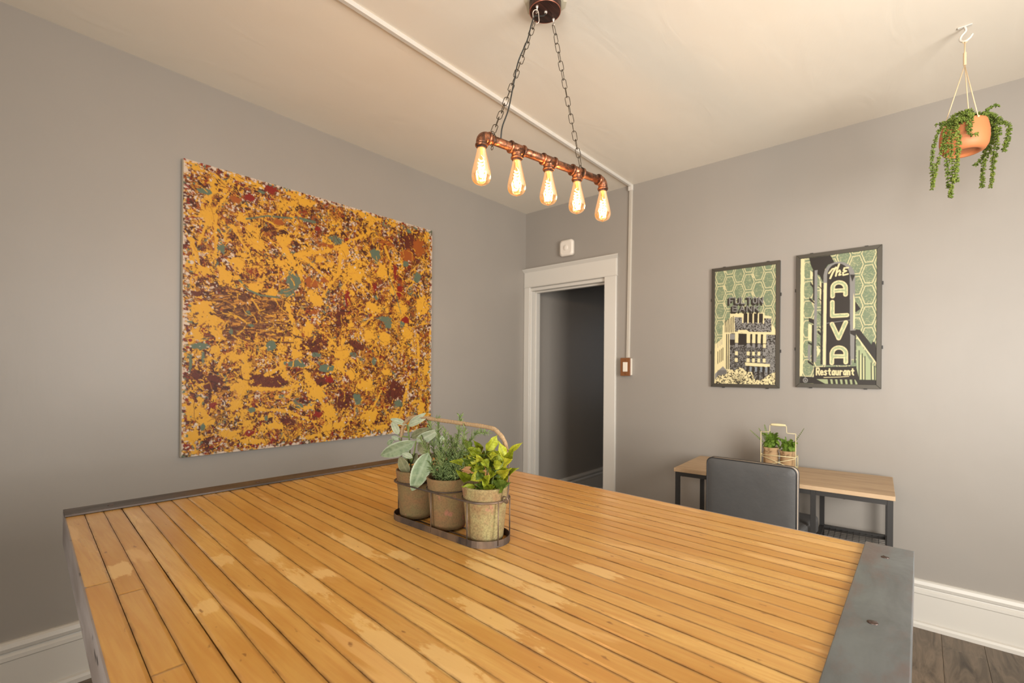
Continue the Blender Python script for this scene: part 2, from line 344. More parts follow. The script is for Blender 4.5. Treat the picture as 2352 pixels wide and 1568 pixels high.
# ================================================================== THE SETTING
H = 2.69; XR = 4.1; YF = -5.0
wl = MB().box(-0.12, 0, YF-0.12, 0.0, 0, H).build('wall_left', M_WALL); struct(wl)
wb = MB().box(-0.12, 0.045, 0, 0.12, 0, H).box(0.045, 0.825, 0, 0.12, 2.025, H).box(0.825, XR+0.12, 0, 0.12, 0, H).build('wall_back', M_WALL); struct(wb)
def wall_with_window(name, axis, pos, a0, a1, w0, w1, z0, z1, th):
    mb = MB()
    def bx(u0, u1, za, zb):
        if axis == 'x': mb.box(pos, pos+th, u0, u1, za, zb)
        else: mb.box(u0, u1, pos-th, pos, za, zb)
    bx(a0, w0, 0, H); bx(w1, a1, 0, H); bx(w0, w1, 0, z0); bx(w0, w1, z1, H)
    return struct(mb.build(name, M_WALL))
wall_with_window('wall_right', 'x', XR, YF-0.12, 0, -2.8, -1.5, 0.75, 2.15, 0.12)
wall_with_window('wall_front', 'y', YF, -0.12, XR, 2.1, 3.7, 0.75, 2.15, 0.12)
def window(name, axis, pos, w0, w1, z0, z1):
    r = empty(name, (0, 0, 0), kind='structure')
    def bx(mb, u0, u1, za, zb, d0, d1):
        if axis == 'x': mb.box(pos+d0, pos+d1, u0, u1, za, zb)
        else: mb.box(u0, u1, pos-d1, pos-d0, za, zb)
    f = MB()
    for u0, u1, za, zb in ((w0, w0+0.04, z0, z1), (w1-0.04, w1, z0, z1), (w0, w1, z0, z0+0.05), (w0, w1, z1-0.05, z1), (w0, w1, (z0+z1)/2-0.02, (z0+z1)/2+0.02)):
        bx(f, u0, u1, za, zb, 0.0, 0.04)
    f.build('window_frame', M_TRIM, r)
    s = MB(); bx(s, w0-0.06, w1+0.06, z0-0.03, z0, -0.05, 0.02); s.build('window_sill', M_TRIM, r)
window('window_1', 'x', XR, -2.8, -1.5, 0.75, 2.15)
window('window_2', 'y', YF, 2.1, 3.7, 0.75, 2.15)
struct(MB().box(-0.12, XR+0.12, YF-0.12, 0.12, H, H+0.1).build('ceiling', M_CEIL))
# the hall beyond the doorway
wh = MB().box(-0.12, 0.0, 0.0, 3.6, 0, H).box(-0.12, 1.6, 3.6, 3.7, 0, H).box(1.5, 1.6, 0.12, 3.6, 0, H).build('wall_hall', M_WALL); struct(wh)
struct(MB().box(-0.12, 1.6, 0.12, 3.7, H, H+0.1).build('ceiling_hall', M_CEIL))

# floor : planks laid towards the back wall
random.seed(11)
fl = struct(MB().box(-0.12, XR+0.12, YF-0.12, 3.7, -0.05, -0.006).build('floor', M_GAP))
PW = 0.152; PL = 1.22; cache = {}
def floor_plank(x0, x1, y0, y1):
    key = (round(x1-x0, 3), round(y1-y0, 3))
    if key not in cache:
        w, l = key; e = 0.0012
        bot = [(0, 0, -0.006), (w, 0, -0.006), (w, l, -0.006), (0, l, -0.006)]
        mid = [(0.0004, 0.0004, -e), (w-0.0004, 0.0004, -e), (w-0.0004, l-0.0004, -e), (0.0004, l-0.0004, -e)]
        top = [(e, e, 0), (w-e, e, 0), (w-e, l-e, 0), (e, l-e, 0)]
        mb = MB(); mb.add(bot+mid+top, [(8, 9, 10, 11)]+[(i, (i+1) % 4, 4+(i+1) % 4, 4+i) for i in range(4)]+[(4+i, 4+(i+1) % 4, 8+(i+1) % 4, 8+i) for i in range(4)])
        me = bpy.data.meshes.new('plank'); me.from_pydata(mb.v, [], mb.f); me.materials.append(M_FLOOR); cache[key] = me
    o = bpy.data.objects.new('plank', cache[key]); C.objects.link(o); o.location = (x0, y0, 0); o.parent = fl
nx = int(XR/PW)+1
for i in range(nx):
    x0 = i*PW; x1 = min(x0+PW, XR)
    if x1-x0 < 0.02: continue
    y = YF - (i*0.41 % PL)
    yend = 3.6 if x1 < 1.5 else 0.0
    while y < yend:
        a = max(y, YF); b = min(y+PL, yend)
        if b-a > 0.03 and not (a < 0 < b and False): floor_plank(x0, x1, a, b)
        y += PL

# baseboards with a moulded cap and a shoe strip
def baseboard(name, a, b, nrm, ztop=0.243):
    a = Vector((*a, 0)); b = Vector((*b, 0)); n = Vector((*nrm, 0)); z = ztop
    prof = [(0, 0), (0.018, 0), (0.018, z-0.075), (0.022, z-0.070), (0.021, z-0.055), (0.013, z-0.046), (0.012, z-0.042), (0.022, z-0.036), (0.026, z-0.022), (0.022, z-0.006), (0.012, z), (0, z)]
    mb = MB(); m = len(prof)
    vs = [a+n*d+Vector((0, 0, h)) for d, h in prof]+[b+n*d+Vector((0, 0, h)) for d, h in prof]
    mb.add(vs, [(i, (i+1) % m, m+(i+1) % m, m+i) for i in range(m)]+[tuple(range(m)), tuple(range(2*m-1, m-1, -1))])
    o = struct(mb.build(name, M_TRIM))
    sp = [(0.018, 0), (0.036, 0), (0.036, 0.018), (0.031, 0.028), (0.0182, 0.032)]
    mb = MB(); m = len(sp); vs = [a+n*d+Vector((0, 0, h)) for d, h in sp]+[b+n*d+Vector((0, 0, h)) for d, h in sp]
    mb.add(vs, [(i, (i+1) % m, m+(i+1) % m, m+i) for i in range(m)]+[tuple(range(m)), tuple(range(2*m-1, m-1, -1))])
    mb.build('shoe_moulding', M_TRIM, o); return o
baseboard('baseboard_left', (0, YF), (0, 0), (1, 0))
baseboard('baseboard_back', (0.905, 0), (XR, 0), (0, -1))
baseboard('baseboard_right', (XR, YF), (XR, 0), (-1, 0))
baseboard('baseboard_front', (0, YF), (XR, YF), (0, 1))
baseboard('baseboard_hall', (0, 0.14), (0, 3.6), (1, 0), 0.25)

# doorway: jamb, stops, casings, head with a crown cap
dr = empty('door_1', (0.45, 0, 0), kind='structure')
L = dr.location
def dpart(name, mb, bevel=0.002): return mb.build(name, M_TRIM, dr, bevel, 1, loc=-L)
dpart('jamb', MB().box(0.045, 0.07, -0.002, 0.122, 0, 2.0).box(0.797, 0.825, -0.002, 0.122, 0, 2.0).box(0.045, 0.825, -0.002, 0.122, 2.0, 2.026))
dpart('door_stop', MB().box(0.07, 0.082, 0.05, 0.085, 0, 1.988).box(0.785, 0.797, 0.05, 0.085, 0, 1.988).box(0.07, 0.797, 0.05, 0.085, 1.988, 2.0))
dpart('casing', MB().box(0.002, 0.062, -0.022, 0, 0, 2.03))
dpart('casing', MB().box(0.803, 0.902, -0.022, 0, 0, 2.03))
dpart('head_casing', MB().box(0.002, 0.906, -0.024, 0, 2.034, 2.162).box(0.002, 0.91, -0.028, 0, 2.028, 2.036))
cap = MB()
pr = [(0, 2.16), (0.024, 2.16), (0.030, 2.165), (0.048, 2.181), (0.050, 2.186), (0, 2.186)]
cv = [(0.001, -d, z) for d, z in pr]+[(0.906+max(0, d-0.024), -d, z) for d, z in pr]
cap.add(cv, [(i, (i+1) % 6, 6+(i+1) % 6, 6+i) for i in range(6)]+[tuple(range(6)), tuple(range(11, 5, -1))])
dpart('head_cap', cap, 0.0)

# surface cable cover along the ceiling and down the wall to the switch
rw = empty('cable_raceway', (1.0, 0, H), 'long cream painted cable cover crossing the ceiling and dropping down the wall to the switch', 'cable cover')
def channel(pts_axis, w, d):
    return None
rb = MB()
prof = [(-0.014, 0), (-0.014, 0.008), (-0.009, 0.015), (0.009, 0.015), (0.014, 0.008), (0.014, 0)]
va = [(1.013+u-1.0, YF+0.05, -d) for u, d in prof]+[(1.013+u-1.0, -0.0005, -d) for u, d in prof]
rb.add(va, [(i, (i+1) % 6, 6+(i+1) % 6, 6+i) for i in range(6)]+[tuple(range(6)), tuple(range(11, 5, -1))]); rb.build('ceiling_channel', M_TRIM, rw)
rb = MB(); va = [(1.013+u-1.0, -d, -0.02) for u, d in prof]+[(0.998+u-1.0, -d, 1.405-H) for u, d in prof]
rb.add(va, [(i, (i+1) % 6, 6+(i+1) % 6, 6+i) for i in range(6)]+[tuple(range(6)), tuple(range(11, 5, -1))]); rb.build('wall_channel', M_CHANNEL, rw)
MB().box(-0.006, 0.032, -0.022, -0.0005, -0.045, -0.0005).build('corner_elbow', M_TRIM, rw, 0.006, 2)

sw = empty('light_switch', (0.995, 0, 1.335), 'brown wooden switch plate with a white rocker beside the doorway', 'switch')
MB().box(-0.038, 0.038, -0.034, -0.0005, -0.06, 0.064).build('box', M_IVORY, sw, 0.003)
MB().box(-0.041, 0.041, -0.041, -0.034, -0.066, 0.068).build('cover_plate', M_PLATE, sw, 0.003)
MB().box(-0.018, 0.018, -0.046, -0.040, -0.034, 0.036).build('rocker', M_IVORY, sw, 0.002)
for z in (-0.05, 0.052): cyl(MB(), (0, -0.0405, z), (0, -0.0425, z), 0.003, 10).build('screw', M_SCREW, sw)

dt = empty('smoke_detector', (0.452, 0, 2.31), 'square white rounded smoke detector on the wall above the doorway', 'smoke detector')
def rounded_sq(hw, r, n=6):
    pts = []
    for cx, cz, a0 in ((hw-r, hw-r, 0), (-hw+r, hw-r, PI/2), (-hw+r, -hw+r, PI), (hw-r, -hw+r, 3*PI/2)):
        for k in range(n+1): a = a0+PI/2*k/n; pts.append((cx+r*math.cos(a), cz+r*math.sin(a)))
    return pts
mb = MB(); rings = []
for hw, r, y in ((0.060, 0.02, -0.0005), (0.060, 0.02, -0.006), (0.066, 0.024, -0.007), (0.066, 0.026, -0.026), (0.063, 0.026, -0.034), (0.052, 0.024, -0.038)):
    rings.append([(x, y, z) for x, z in rounded_sq(hw, r)])
vs = [p for r in rings for p in r]; n = len(rings[0])
mb.add(vs, [(i*n+k, i*n+(k+1) % n, (i+1)*n+(k+1) % n, (i+1)*n+k) for i in range(len(rings)-1) for k in range(n)], True); mb.add(rings[-1], [tuple(range(n))]); mb.build('body', M_DETECT, dt)
MB().lathe([(0.0225, 0), (0.0225, 0.003), (0.020, 0.005), (0, 0.0055)], 32, Matrix.Translation((0, -0.0375, 0)) @ Matrix.Rotation(PI/2, 4, 'X')).build('button', M_DETECT, dt)

# ================================================================== THE TABLE
ZT = 0.91
Tc = Vector((1.78, -2.46, 0))
tb = empty('counter_table', Tc, 'large counter-height table of orange maple strips between two dark steel edge bands', 'table')
OUT = [Vector((0.914, -3.064)), Vector((0.942, -1.800)), Vector((2.640, -1.893)), Vector((2.643, -3.158))]   # near left, far left, far right, near right
def TP(s, t, z): a = OUT[0].lerp(OUT[1], t); b = OUT[3].lerp(OUT[2], t); q = a.lerp(b, s); return Vector((q.x-Tc.x, q.y-Tc.y, z))
NP = 33; random.seed(5)
t_edges = []
gaps = [random.choice([0.0008, 0.0010, 0.0012, 0.0015, 0.0019]) for _ in range(NP+1)]
joints = {0: [(1.543, 0.0014)], 1: [(1.62, 0.0014), (1.923, 0.001)]}
WID = 1.265
def plank(i, s0, s1, zt):
    t0 = i/NP+(gaps[i]/2/WID if i else 0); t1 = (i+1)/NP-(gaps[i+1]/2/WID if i < NP-1 else 0)
    e = 0.0045/WID; es = 0.004/1.7; c = 0.0006
    ts = [t0, t0+e, (t0+t1)/2, t1-e, t1]; ss = [s0, s0+es]+[s0+es+(s1-s0-2*es)*k/4 for k in (1, 2, 3)]+[s1-es, s1]
    mb = MB(); vs = []; at = []
    for a, s_ in enumerate(ss):
        for b, t_ in enumerate(ts):
            ed = b in (0, 4) or (a in (0, 6))
            vs.append(TP(s_, t_, zt-(c if ed else 0))); at.append(1.0 if ed else 0.0)
    nt = 5; fs = [(a*nt+b, (a+1)*nt+b, (a+1)*nt+b+1, a*nt+b+1) for a in range(6) for b in range(4)]
    k0 = len(vs); cs = [(ss[0], ts[0]), (ss[-1], ts[0]), (ss[-1], ts[-1]), (ss[0], ts[-1])]
    topi = [0, 6*nt, 6*nt+4, 4]
    vs += [TP(a, b, zt-0.028) for a, b in cs]; at += [1.0]*4
    fs += [(topi[0], topi[1], k0+1, k0)[::-1], (topi[1], topi[2], k0+2, k0+1)[::-1], (topi[2], topi[3], k0+3, k0+2)[::-1], (topi[3], topi[0], k0, k0+3)[::-1], (k0, k0+3, k0+2, k0+1)]
    mb.add(vs, fs); o = mb.build('plank', M_PLANK, tb)
    A = o.data.attributes.new('edge', 'FLOAT', 'POINT'); A.data.foreach_set('value', at)
for i in range(NP):
    zt = ZT-random.uniform(0, 0.0007)
    cuts = [0.006]
    for xj, g in joints.get(i, []):
        s = (xj-0.914)/(2.641-0.914); cuts += [s-g/1.7/2, s+g/1.7/2]
    cuts.append(0.994)
    for k in range(0, len(cuts), 2): plank(i, cuts[k], cuts[k+1], zt)
def slab(s0, s1, t0, t1, z0, z1):
    cs = [(s0, t0), (s1, t0), (s1, t1), (s0, t1)]; return MB().quad8([TP(a, b, z0) for a, b in cs], [TP(a, b, z1) for a, b in cs])
slab(0.008, 0.992, 0.004, 0.996, 0.862, 0.8835).build('subtop', M_GAP, tb)
slab(0.004, 0.996, -0.0005, 0.0035, 0.826, 0.9095).build('edge_board', M_APRON, tb)
slab(0.004, 0.996, 0.9965, 1.0005, 0.826, 0.9095).build('edge_board', M_APRON, tb)
# angle-iron edge bands: flat flange on top, leg turned down outside
def angle_iron(s_out, s_in, mt):
    ws = 0.0062/1.727*(1 if s_out > 0.5 else 0)
    r = slab(min(s_out, s_in), max(s_out, s_in)+ws, 0.0, 1.0, 0.9105, 0.9165).build('steel_edge_band', mt, tb, 0.0012, 2)
    w = 0.0062/1.727
    a, b = (s_out-w, s_out) if s_out < 0.5 else (s_out, s_out+w)
    slab(a, b, 0.0, 1.0, 0.826, 0.9104).build('steel_edge_leg', mt, tb, 0.0012, 2)
    # flush slotted screws
    for t in (0.075, 0.378, 0.66, 0.93):
        s_mid = (s_out+s_in)/2; p = TP(s_mid, t, 0.9165); mb = MB()
        mb.lathe([(0.0072, -0.0006), (0.0072, 0.0006), (0.0058, 0.0012), (0, 0.0015)], 20, Matrix.Translation(p)); mb.box(-0.0065, 0.0065, -0.0007, 0.0007, 0.0006, 0.0017, Matrix.Translation(p) @ Matrix.Rotation(0.6+t*5, 4, 'Z'))
        mb.build('screw', M_SCREW, tb)
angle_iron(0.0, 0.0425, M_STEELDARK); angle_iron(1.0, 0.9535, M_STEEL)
for s in (0.12, 0.88):
    for t in (0.16, 0.86):
        p = TP(s, t, 0); MB().box(p.x-0.035, p.x+0.035, p.y-0.035, p.y+0.035, 0, 0.862).build('leg', M_BLACKMETAL, tb, 0.003)
slab(0.03, 0.97, 0.05, 0.075, 0.80, 0.862).build('rail', M_BLACKMETAL, tb); slab(0.03, 0.97, 0.925, 0.95, 0.80, 0.862).build('rail', M_BLACKMETAL, tb)

# ================================================================== THE PENDANT LIGHT
A = Vector((1.572, -2.144, 2.06)); B = Vector((1.687, -1.571, 2.06)); U = (B-A).normalized(); Nn = Vector((-U.y, U.x, 0))
pc = Vector((1.572, -1.810, H)); pl = empty('pendant_light', pc, 'copper pipe pendant lamp with five glowing amber bulbs hung on two chains', 'pendant lamp')
def pp(name, mb, mat, par=None, bevel=0):
    return mb.build(name, mat, par or pl, bevel, 2, loc=-pc if par is None else None)
MB().lathe([(0.060, H-0.001), (0.060, 2.662), (0.0585, 2.657), (0.056, 2.655), (0, 2.655)], 48, Matrix.Translation((pc.x, pc.y, 0))).build('canopy', M_CANOPY, pl, loc=-pc)
pp('canopy_rim', MB().torus((pc.x, pc.y, 2.6565), (0, 0, 1), 0.0580, 0.0016, 48, 8), M_COPPER_RIM)
rg = random.Random(9)
me_pts = [(pc.x+math.cos(a)*(0.078+rg.uniform(-0.012, 0.014)), pc.y+math.sin(a)*(0.078+rg.uniform(-0.012, 0.014)), H-0.0016) for a in [2*PI*k/26 for k in range(26)]]
tag(MB().add(me_pts+[(x, y, H-0.0002) for x, y, z in me_pts], [tuple(range(25, -1, -1))]+[(i, (i+1) % 26, 26+(i+1) % 26, 26+i) for i in range(26)]).build('ceiling_patch', simple('old_plaster_ring', (0.55, 0.50, 0.37), 0.6), pl, loc=-pc), 'ragged greenish ring of old plaster around the canopy')
e1 = Vector((1.568, -1.854, 2.655)); e2 = Vector((1.577, -1.763, 2.655))
for e in (e1, e2):
    mb = MB().lathe([(0.0055, 0.0), (0.0055, -0.004), (0.0035, -0.008), (0.002, -0.010), (0.002, -0.016)], 14, Matrix.Translation(e)); mb.torus(e+Vector((0, 0, -0.0215)), U, 0.0055, 0.0013, 16, 6)
    pp('screw_eye', mb, M_NICKEL)
pp('cord_grip', MB().lathe([(0.0065, 0.0), (0.0065, -0.003), (0.0045, -0.007), (0, -0.008)], 16, Matrix.Translation((1.576, -1.811, 2.6548))), M_NICKEL)
def link_pts(c, d, side, L=0.0385, w=0.0165):
    r = w/2; h = L/2-r; pts = []
    for k in range(9): a = PI*k/8; pts.append(c+d*(h+r*math.sin(a))+side*(r*math.cos(a)))
    for k in range(9): a = PI+PI*k/8; pts.append(c+d*(-h+r*math.sin(a))+side*(r*math.cos(a)))
    return pts
# carabiner link at the left eye
c0 = e1+Vector((0, -0.006, -0.044)); pp('quick_link', MB().tube(link_pts(c0, Vector((0.05, -0.25, 1)).normalized(), Vector((0.8, 0.5, 0.1)).normalized(), 0.046, 0.021), 0.0017, 6, closed=True), M_NICKEL)
def chain(p0, p1, n, seed, sag):
    ch = pl and empty('chain', (0, 0, 0)); ch.parent = pl; ch.location = (0, 0, 0)
    rr = random.Random(seed); d = (p1-p0).normalized(); s1 = d.orthogonal().normalized(); s2 = d.cross(s1)
    lp = (p1-p0).length/n; ang = rr.uniform(0, 1)
    for i in range(n):
        t = (i+0.5)/n; c = p0.lerp(p1, t)+Vector((0, 0, -sag*math.sin(PI*t)))
        dd = (d+Vector((0, 0, -sag*math.cos(PI*t)*2))).normalized()
        ang += PI/2+rr.uniform(-0.35, 0.35); sd = s1*math.cos(ang)+s2*math.sin(ang); sd = (sd-dd*sd.dot(dd)).normalized()
        MB().tube(link_pts(c, dd, sd, lp+0.0045), 0.00125, 6, closed=True).build('link', M_CHAIN, ch, loc=-pc)
k1 = A+U*0.045+Vector((0, 0, 0.026)); k2 = A+U*0.457+Vector((0, 0, 0.028))
chain(c0+Vector((0, -0.006, -0.020)), k1, 16, 3, 0.012); chain(e2+Vector((0, 0, -0.026)), k2, 16, 5, 0.006)
cord = [(1.576, -1.811, 2.650), (1.575, -1.822, 2.634), (1.572, -1.850, 2.618), (1.571, -1.872, 2.605), (1.575, -1.895, 2.56), (1.585, -1.93, 2.48), (1.573, -1.965, 2.39), (1.590, -2.01, 2.28), (1.600, -2.045, 2.18), (1.597, -2.072, 2.11), (1.592, -2.073, 2.07)]
pp('cord', MB().tube(smooth_path(cord, 6), 0.0024, 8), M_CORD)
RP = 0.0145
pp('pipe', MB().tube([A+U*0.02, B-U*0.02], RP, 24), M_COPPER)
def collar(mb, c, d, r, w): mb.tube([c-d*w/2, c-d*w/4, c+d*w/4, c+d*w/2], r, 28, rr=[r*0.93, r, r, r*0.93])
Zd = Vector((0, 0, -1)); heads = [A.lerp(B, k/4) for k in range(5)]
def hexp(c, r, z0, z1):
    ps = [(c.x+r*math.cos(PI/3*k+0.3), c.y+r*math.sin(PI/3*k+0.3)) for k in range(6)]; return MB().quad8([(x, y, z0) for x, y in ps], [(x, y, z1) for x, y in ps])
M_SOCK = simple('dark_socket_bushing', (0.05, 0.03, 0.025), 0.5, 0.6); M_BRASS = simple('brass_bulb_cap', (0.62, 0.40, 0.2), 0.35, 0.8)
for i, hc in enumerate(heads):
    mb = MB()
    if i in (0, 4):
        s = 1 if i == 0 else -1; R = 0.020
        ctr = hc+U*s*R+Zd*R; arc = [ctr+(-U*s)*R*math.cos(a)+Vector((0, 0, 1))*R*math.sin(a) for a in [PI/2*k/10 for k in range(11)]]
        arc = [hc+Zd*0.030]+arc+[hc+U*s*0.026]; mb.tube(arc, 0.0182, 24)
        collar(mb, hc+U*s*0.028, U, 0.0212, 0.009); collar(mb, hc+Zd*0.030, Vector((0, 0, 1)), 0.0208, 0.009); nm = 'elbow'
    else:
        mb.tube([hc-U*0.026, hc+U*0.026], 0.0178, 24); mb.tube([hc, hc+Zd*0.030], 0.0178, 24)
        mb.tube([hc+Zd*0.010, hc+Zd*0.022], 0.019, 24, rr=[0.0205, 0.0178])
        collar(mb, hc-U*0.027, U, 0.0210, 0.009); collar(mb, hc+U*0.027, U, 0.0210, 0.009); collar(mb, hc+Zd*0.030, Vector((0, 0, 1)), 0.0208, 0.009); nm = 'tee_joint'
    pp(nm, mb, M_COPPER)
    pp('socket', hexp(hc, 0.0170, hc.z-0.040, hc.z-0.030), M_SOCK, bevel=0.001)
    zt = hc.z-0.038
    bulb = MB().lathe([(0.0135, zt), (0.0143, zt-0.006), (0.0156, zt-0.014), (0.0185, zt-0.027), (0.0217, zt-0.041), (0.0247, zt-0.054), (0.0275, zt-0.066), (0.0298, zt-0.077), (0.0313, zt-0.087), (0.0314, zt-0.094), (0.0304, zt-0.101), (0.0280, zt-0.1075), (0.0240, zt-0.1125), (0.0190, zt-0.1160), (0.0130, zt-0.1187), (0.0070, zt-0.1202), (0.0035, zt-0.1215), (0.0012, zt-0.1240)], 48, Matrix.Translation((hc.x, hc.y, 0))).build('bulb', M_BULB, pl, loc=-pc)
    MB().lathe([(0.0128, zt+0.004), (0.0132, zt-0.001), (0.0125, zt-0.006), (0.006, zt-0.012), (0.0035, zt-0.024), (0, zt-0.026)], 20, Matrix.Translation((hc.x, hc.y, 0))).build('bulb_cap', M_BRASS, bulb)
    pts = []; turns = 6.5; ph = i*1.3
    for k in range(int(turns*14)+1):
        t = k/(turns*14); a = ph+2*PI*turns*t; r = 0.0115*(0.55+0.45*math.sin(PI*min(1, t*1.15+0.1)))
        pts.append(Vector((hc.x+r*math.cos(a), hc.y+r*math.sin(a), zt-0.034-0.068*t+0.003*math.sin(a*2))))
    fil = MB().tube([Vector((hc.x, hc.y, zt-0.024)), pts[0]], 0.0007, 6).tube(pts, 0.0015, 6).build('filament', M_FIL, bulb)
    l = bpy.data.lights.new('bulb_glow', 'POINT'); l.energy = 4.2; l.color = (1.0, 0.66, 0.38); l.shadow_soft_size = 0.02
    o = bpy.data.objects.new('bulb_glow', l); C.objects.link(o); o.location = (hc.x, hc.y, zt-0.07)
for kp, cx in ((k1, A+U*0.045), (k2, A+U*0.457)):
    mb = MB().torus(cx, U, 0.0175 if kp is k1 else 0.020, 0.0013, 24, 6); mb.torus(cx+Vector((0, 0, 0.023)), Nn, 0.0065, 0.0013, 16, 6); mb.torus(cx+Vector((0, 0, -0.024))+Nn*0.004, U, 0.006, 0.0012, 16, 6)
    pp('clamp_ring', mb, M_CHAIN)

# ================================================================== PLANTS: helpers
CAMP = Vector((2.6564, -3.2327, 1.2978))
def leaf_obj(name, par, b, t, w, mats, ci, rnd, serr=0.0, ruffle=0.0, cup=0.25, droop=0.12, kind='sage', face=0.6):
    b = Vector(b); t = Vector(t); d = t-b; Ln = d.length; d.normalize()
    N = (CAMP-(b+t)/2).normalized(); N = (N-d*N.dot(d)).normalized(); rot = Matrix.Rotation(rnd.uniform(-face, face), 3, d); N = rot @ N; Wd = d.cross(N)
    ns, nw = (22, 8) if kind == 'mint' else (30, 8)
    vs = []; at = []; rm = []; ph = rnd.uniform(0, 6)
    for i in range(ns+1):
        s = i/ns
        if kind == 'mint': prof = (math.sin(PI*s**0.8)**1.15)*0.96+0.04*(1-s)
        else: prof = 0.05*(1-s)+math.sin(PI*s**0.92)**0.72*(1.0 if s > 0.12 else s/0.12)
        for j in range(nw+1):
            u = (j/nw)*2-1
            e = 1+(serr*(1 if i % 2 else -1) if abs(u) == 1 else 0)
            st = 0.5+0.5*math.cos(2*PI*(s*7-abs(u)*1.1))
            off = cup*abs(u)**1.5*w*0.5*prof-droop*Ln*(s*s-s*0.5)+ruffle*w*(math.sin(s*13+ph+u*2)*abs(u)*0.16+0.045*st*(1-abs(u)*0.4))+0.006*w*math.sin(s*31+u*9+ph)
            vs.append(b+d*(s*Ln)+Wd*(u*w*0.5*prof*e)+N*off)
            at.append(1.0 if j == nw//2 else (0.75*max(0, 1-st*3.2) if kind == 'mint' else 0.3*max(0, 1-st*3))); rm.append(1.0 if abs(u) == 1 else 0.0)
    fs = [(i*(nw+1)+j, i*(nw+1)+j+1, (i+1)*(nw+1)+j+1, (i+1)*(nw+1)+j) for i in range(ns) for j in range(nw)]
    mb = MB(); mb.add([v-par.location for v in vs], fs, True); o = mb.build(name, mats[ci], par)
    A_ = o.data.attributes.new('vein', 'FLOAT', 'POINT'); A_.data.foreach_set('value', at)
    A_ = o.data.attributes.new('rim', 'FLOAT', 'POINT'); A_.data.foreach_set('value', rm)
    so = o.modifiers.new('thickness', 'SOLIDIFY'); so.thickness = 0.0005
    return o
def herb_pot(name, x, lab, cat, rs):
    c = Vector((x, -2.452, 0.9135)); e = empty(name, c, lab, cat, 'herb pots in the wire carrier')
    r = random.Random(rs); ph = [r.uniform(0, 6) for _ in range(3)]
    wob = lambda a, z: 0.012*math.sin(2*a+ph[0])+0.008*math.sin(3*a+ph[1])+(0.010*math.sin(11*a+ph[2])+0.007*math.sin(23*a) if z > 0.115 else 0)
    MB().lathe([(0.036, 0.0), (0.0405, 0.002), (0.0425, 0.012), (0.0470, 0.060), (0.0512, 0.103), (0.0530, 0.118), (0.0535, 0.1225), (0.0515, 0.1240), (0.0495, 0.1215), (0.0480, 0.108), (0.043, 0.05), (0.039, 0.006), (0, 0.005)], 40, wob=wob).build('pot', M_POTS[rs], e)
    MB().lathe([(0.0455, 0.092), (0.0440, 0.100), (0.030, 0.1045), (0, 0.1065)], 24, wob=lambda a, z: 0.03*math.sin(5*a)).build('soil', M_SOIL, e)
    return e
SAGE= [([1.6411, -2.452, 1.11], [1.5129, -2.482, 1.0539], 0.0388, 0), ([1.7205, -2.472, 1.0934], [1.6986, -2.507, 0.9959], 0.044, 0), ([1.6394, -2.472, 1.0238], [1.608, -2.482, 1.0685], 0.0281, 2), ([1.6024, -2.452, 1.1495], [1.5356, -2.462, 1.1653], 0.0158, 1), ([1.5653, -2.452, 1.1197], [1.5472, -2.462, 1.1553], 0.0188, 1), ([1.611, -2.452, 1.1541], [1.6883, -2.462, 1.1856], 0.0144, 1), ([1.6223, -2.462, 1.1493], [1.6983, -2.472, 1.1737], 0.013, 1), ([1.6054, -2.442, 1.1145], [1.6726, -2.432, 1.1446], 0.0238, 2), ([1.6432, -2.452, 1.1089], [1.7299, -2.452, 1.1438], 0.0271, 1), ([1.6213, -2.422, 1.1048], [1.6591, -2.422, 1.0696], 0.0346, 2), ([1.556, -2.442, 1.1056], [1.5278, -2.452, 1.1106], 0.0114, 1), ([1.5142, -2.432, 1.099], [1.476, -2.432, 1.0795], 0.0139, 0), ([1.6423, -2.462, 1.0663], [1.6069, -2.472, 1.0774], 0.0154, 1), ([1.6102, -2.452, 1.0464], [1.6348, -2.442, 1.0744], 0.0236, 2), ([1.6588, -2.422, 1.1008], [1.7101, -2.412, 1.123], 0.0235, 1), ([1.5609, -2.422, 1.0465], [1.5331, -2.412, 1.0806], 0.0192, 0)]
SAGE_STEMS= [[[1.621, -2.452, 1.0374], [1.6163, -2.452, 1.0734], [1.6114, -2.452, 1.1201], [1.6024, -2.452, 1.1495]], [[1.6209, -2.452, 1.0478], [1.6352, -2.452, 1.0809], [1.6432, -2.452, 1.1097], [1.6341, -2.432, 1.1071]], [[1.6966, -2.452, 1.0354], [1.6971, -2.452, 1.0581], [1.7198, -2.472, 1.0933], [1.6711, -2.432, 1.1032]], [[1.6395, -2.472, 1.0225], [1.5654, -2.422, 1.0471], [1.556, -2.442, 1.1056], [1.5142, -2.432, 1.099]], [[1.607, -2.452, 1.1275], [1.6111, -2.452, 1.141], [1.611, -2.452, 1.1541]], [[1.6093, -2.452, 1.1172], [1.5831, -2.452, 1.1173], [1.5653, -2.452, 1.1197]]]
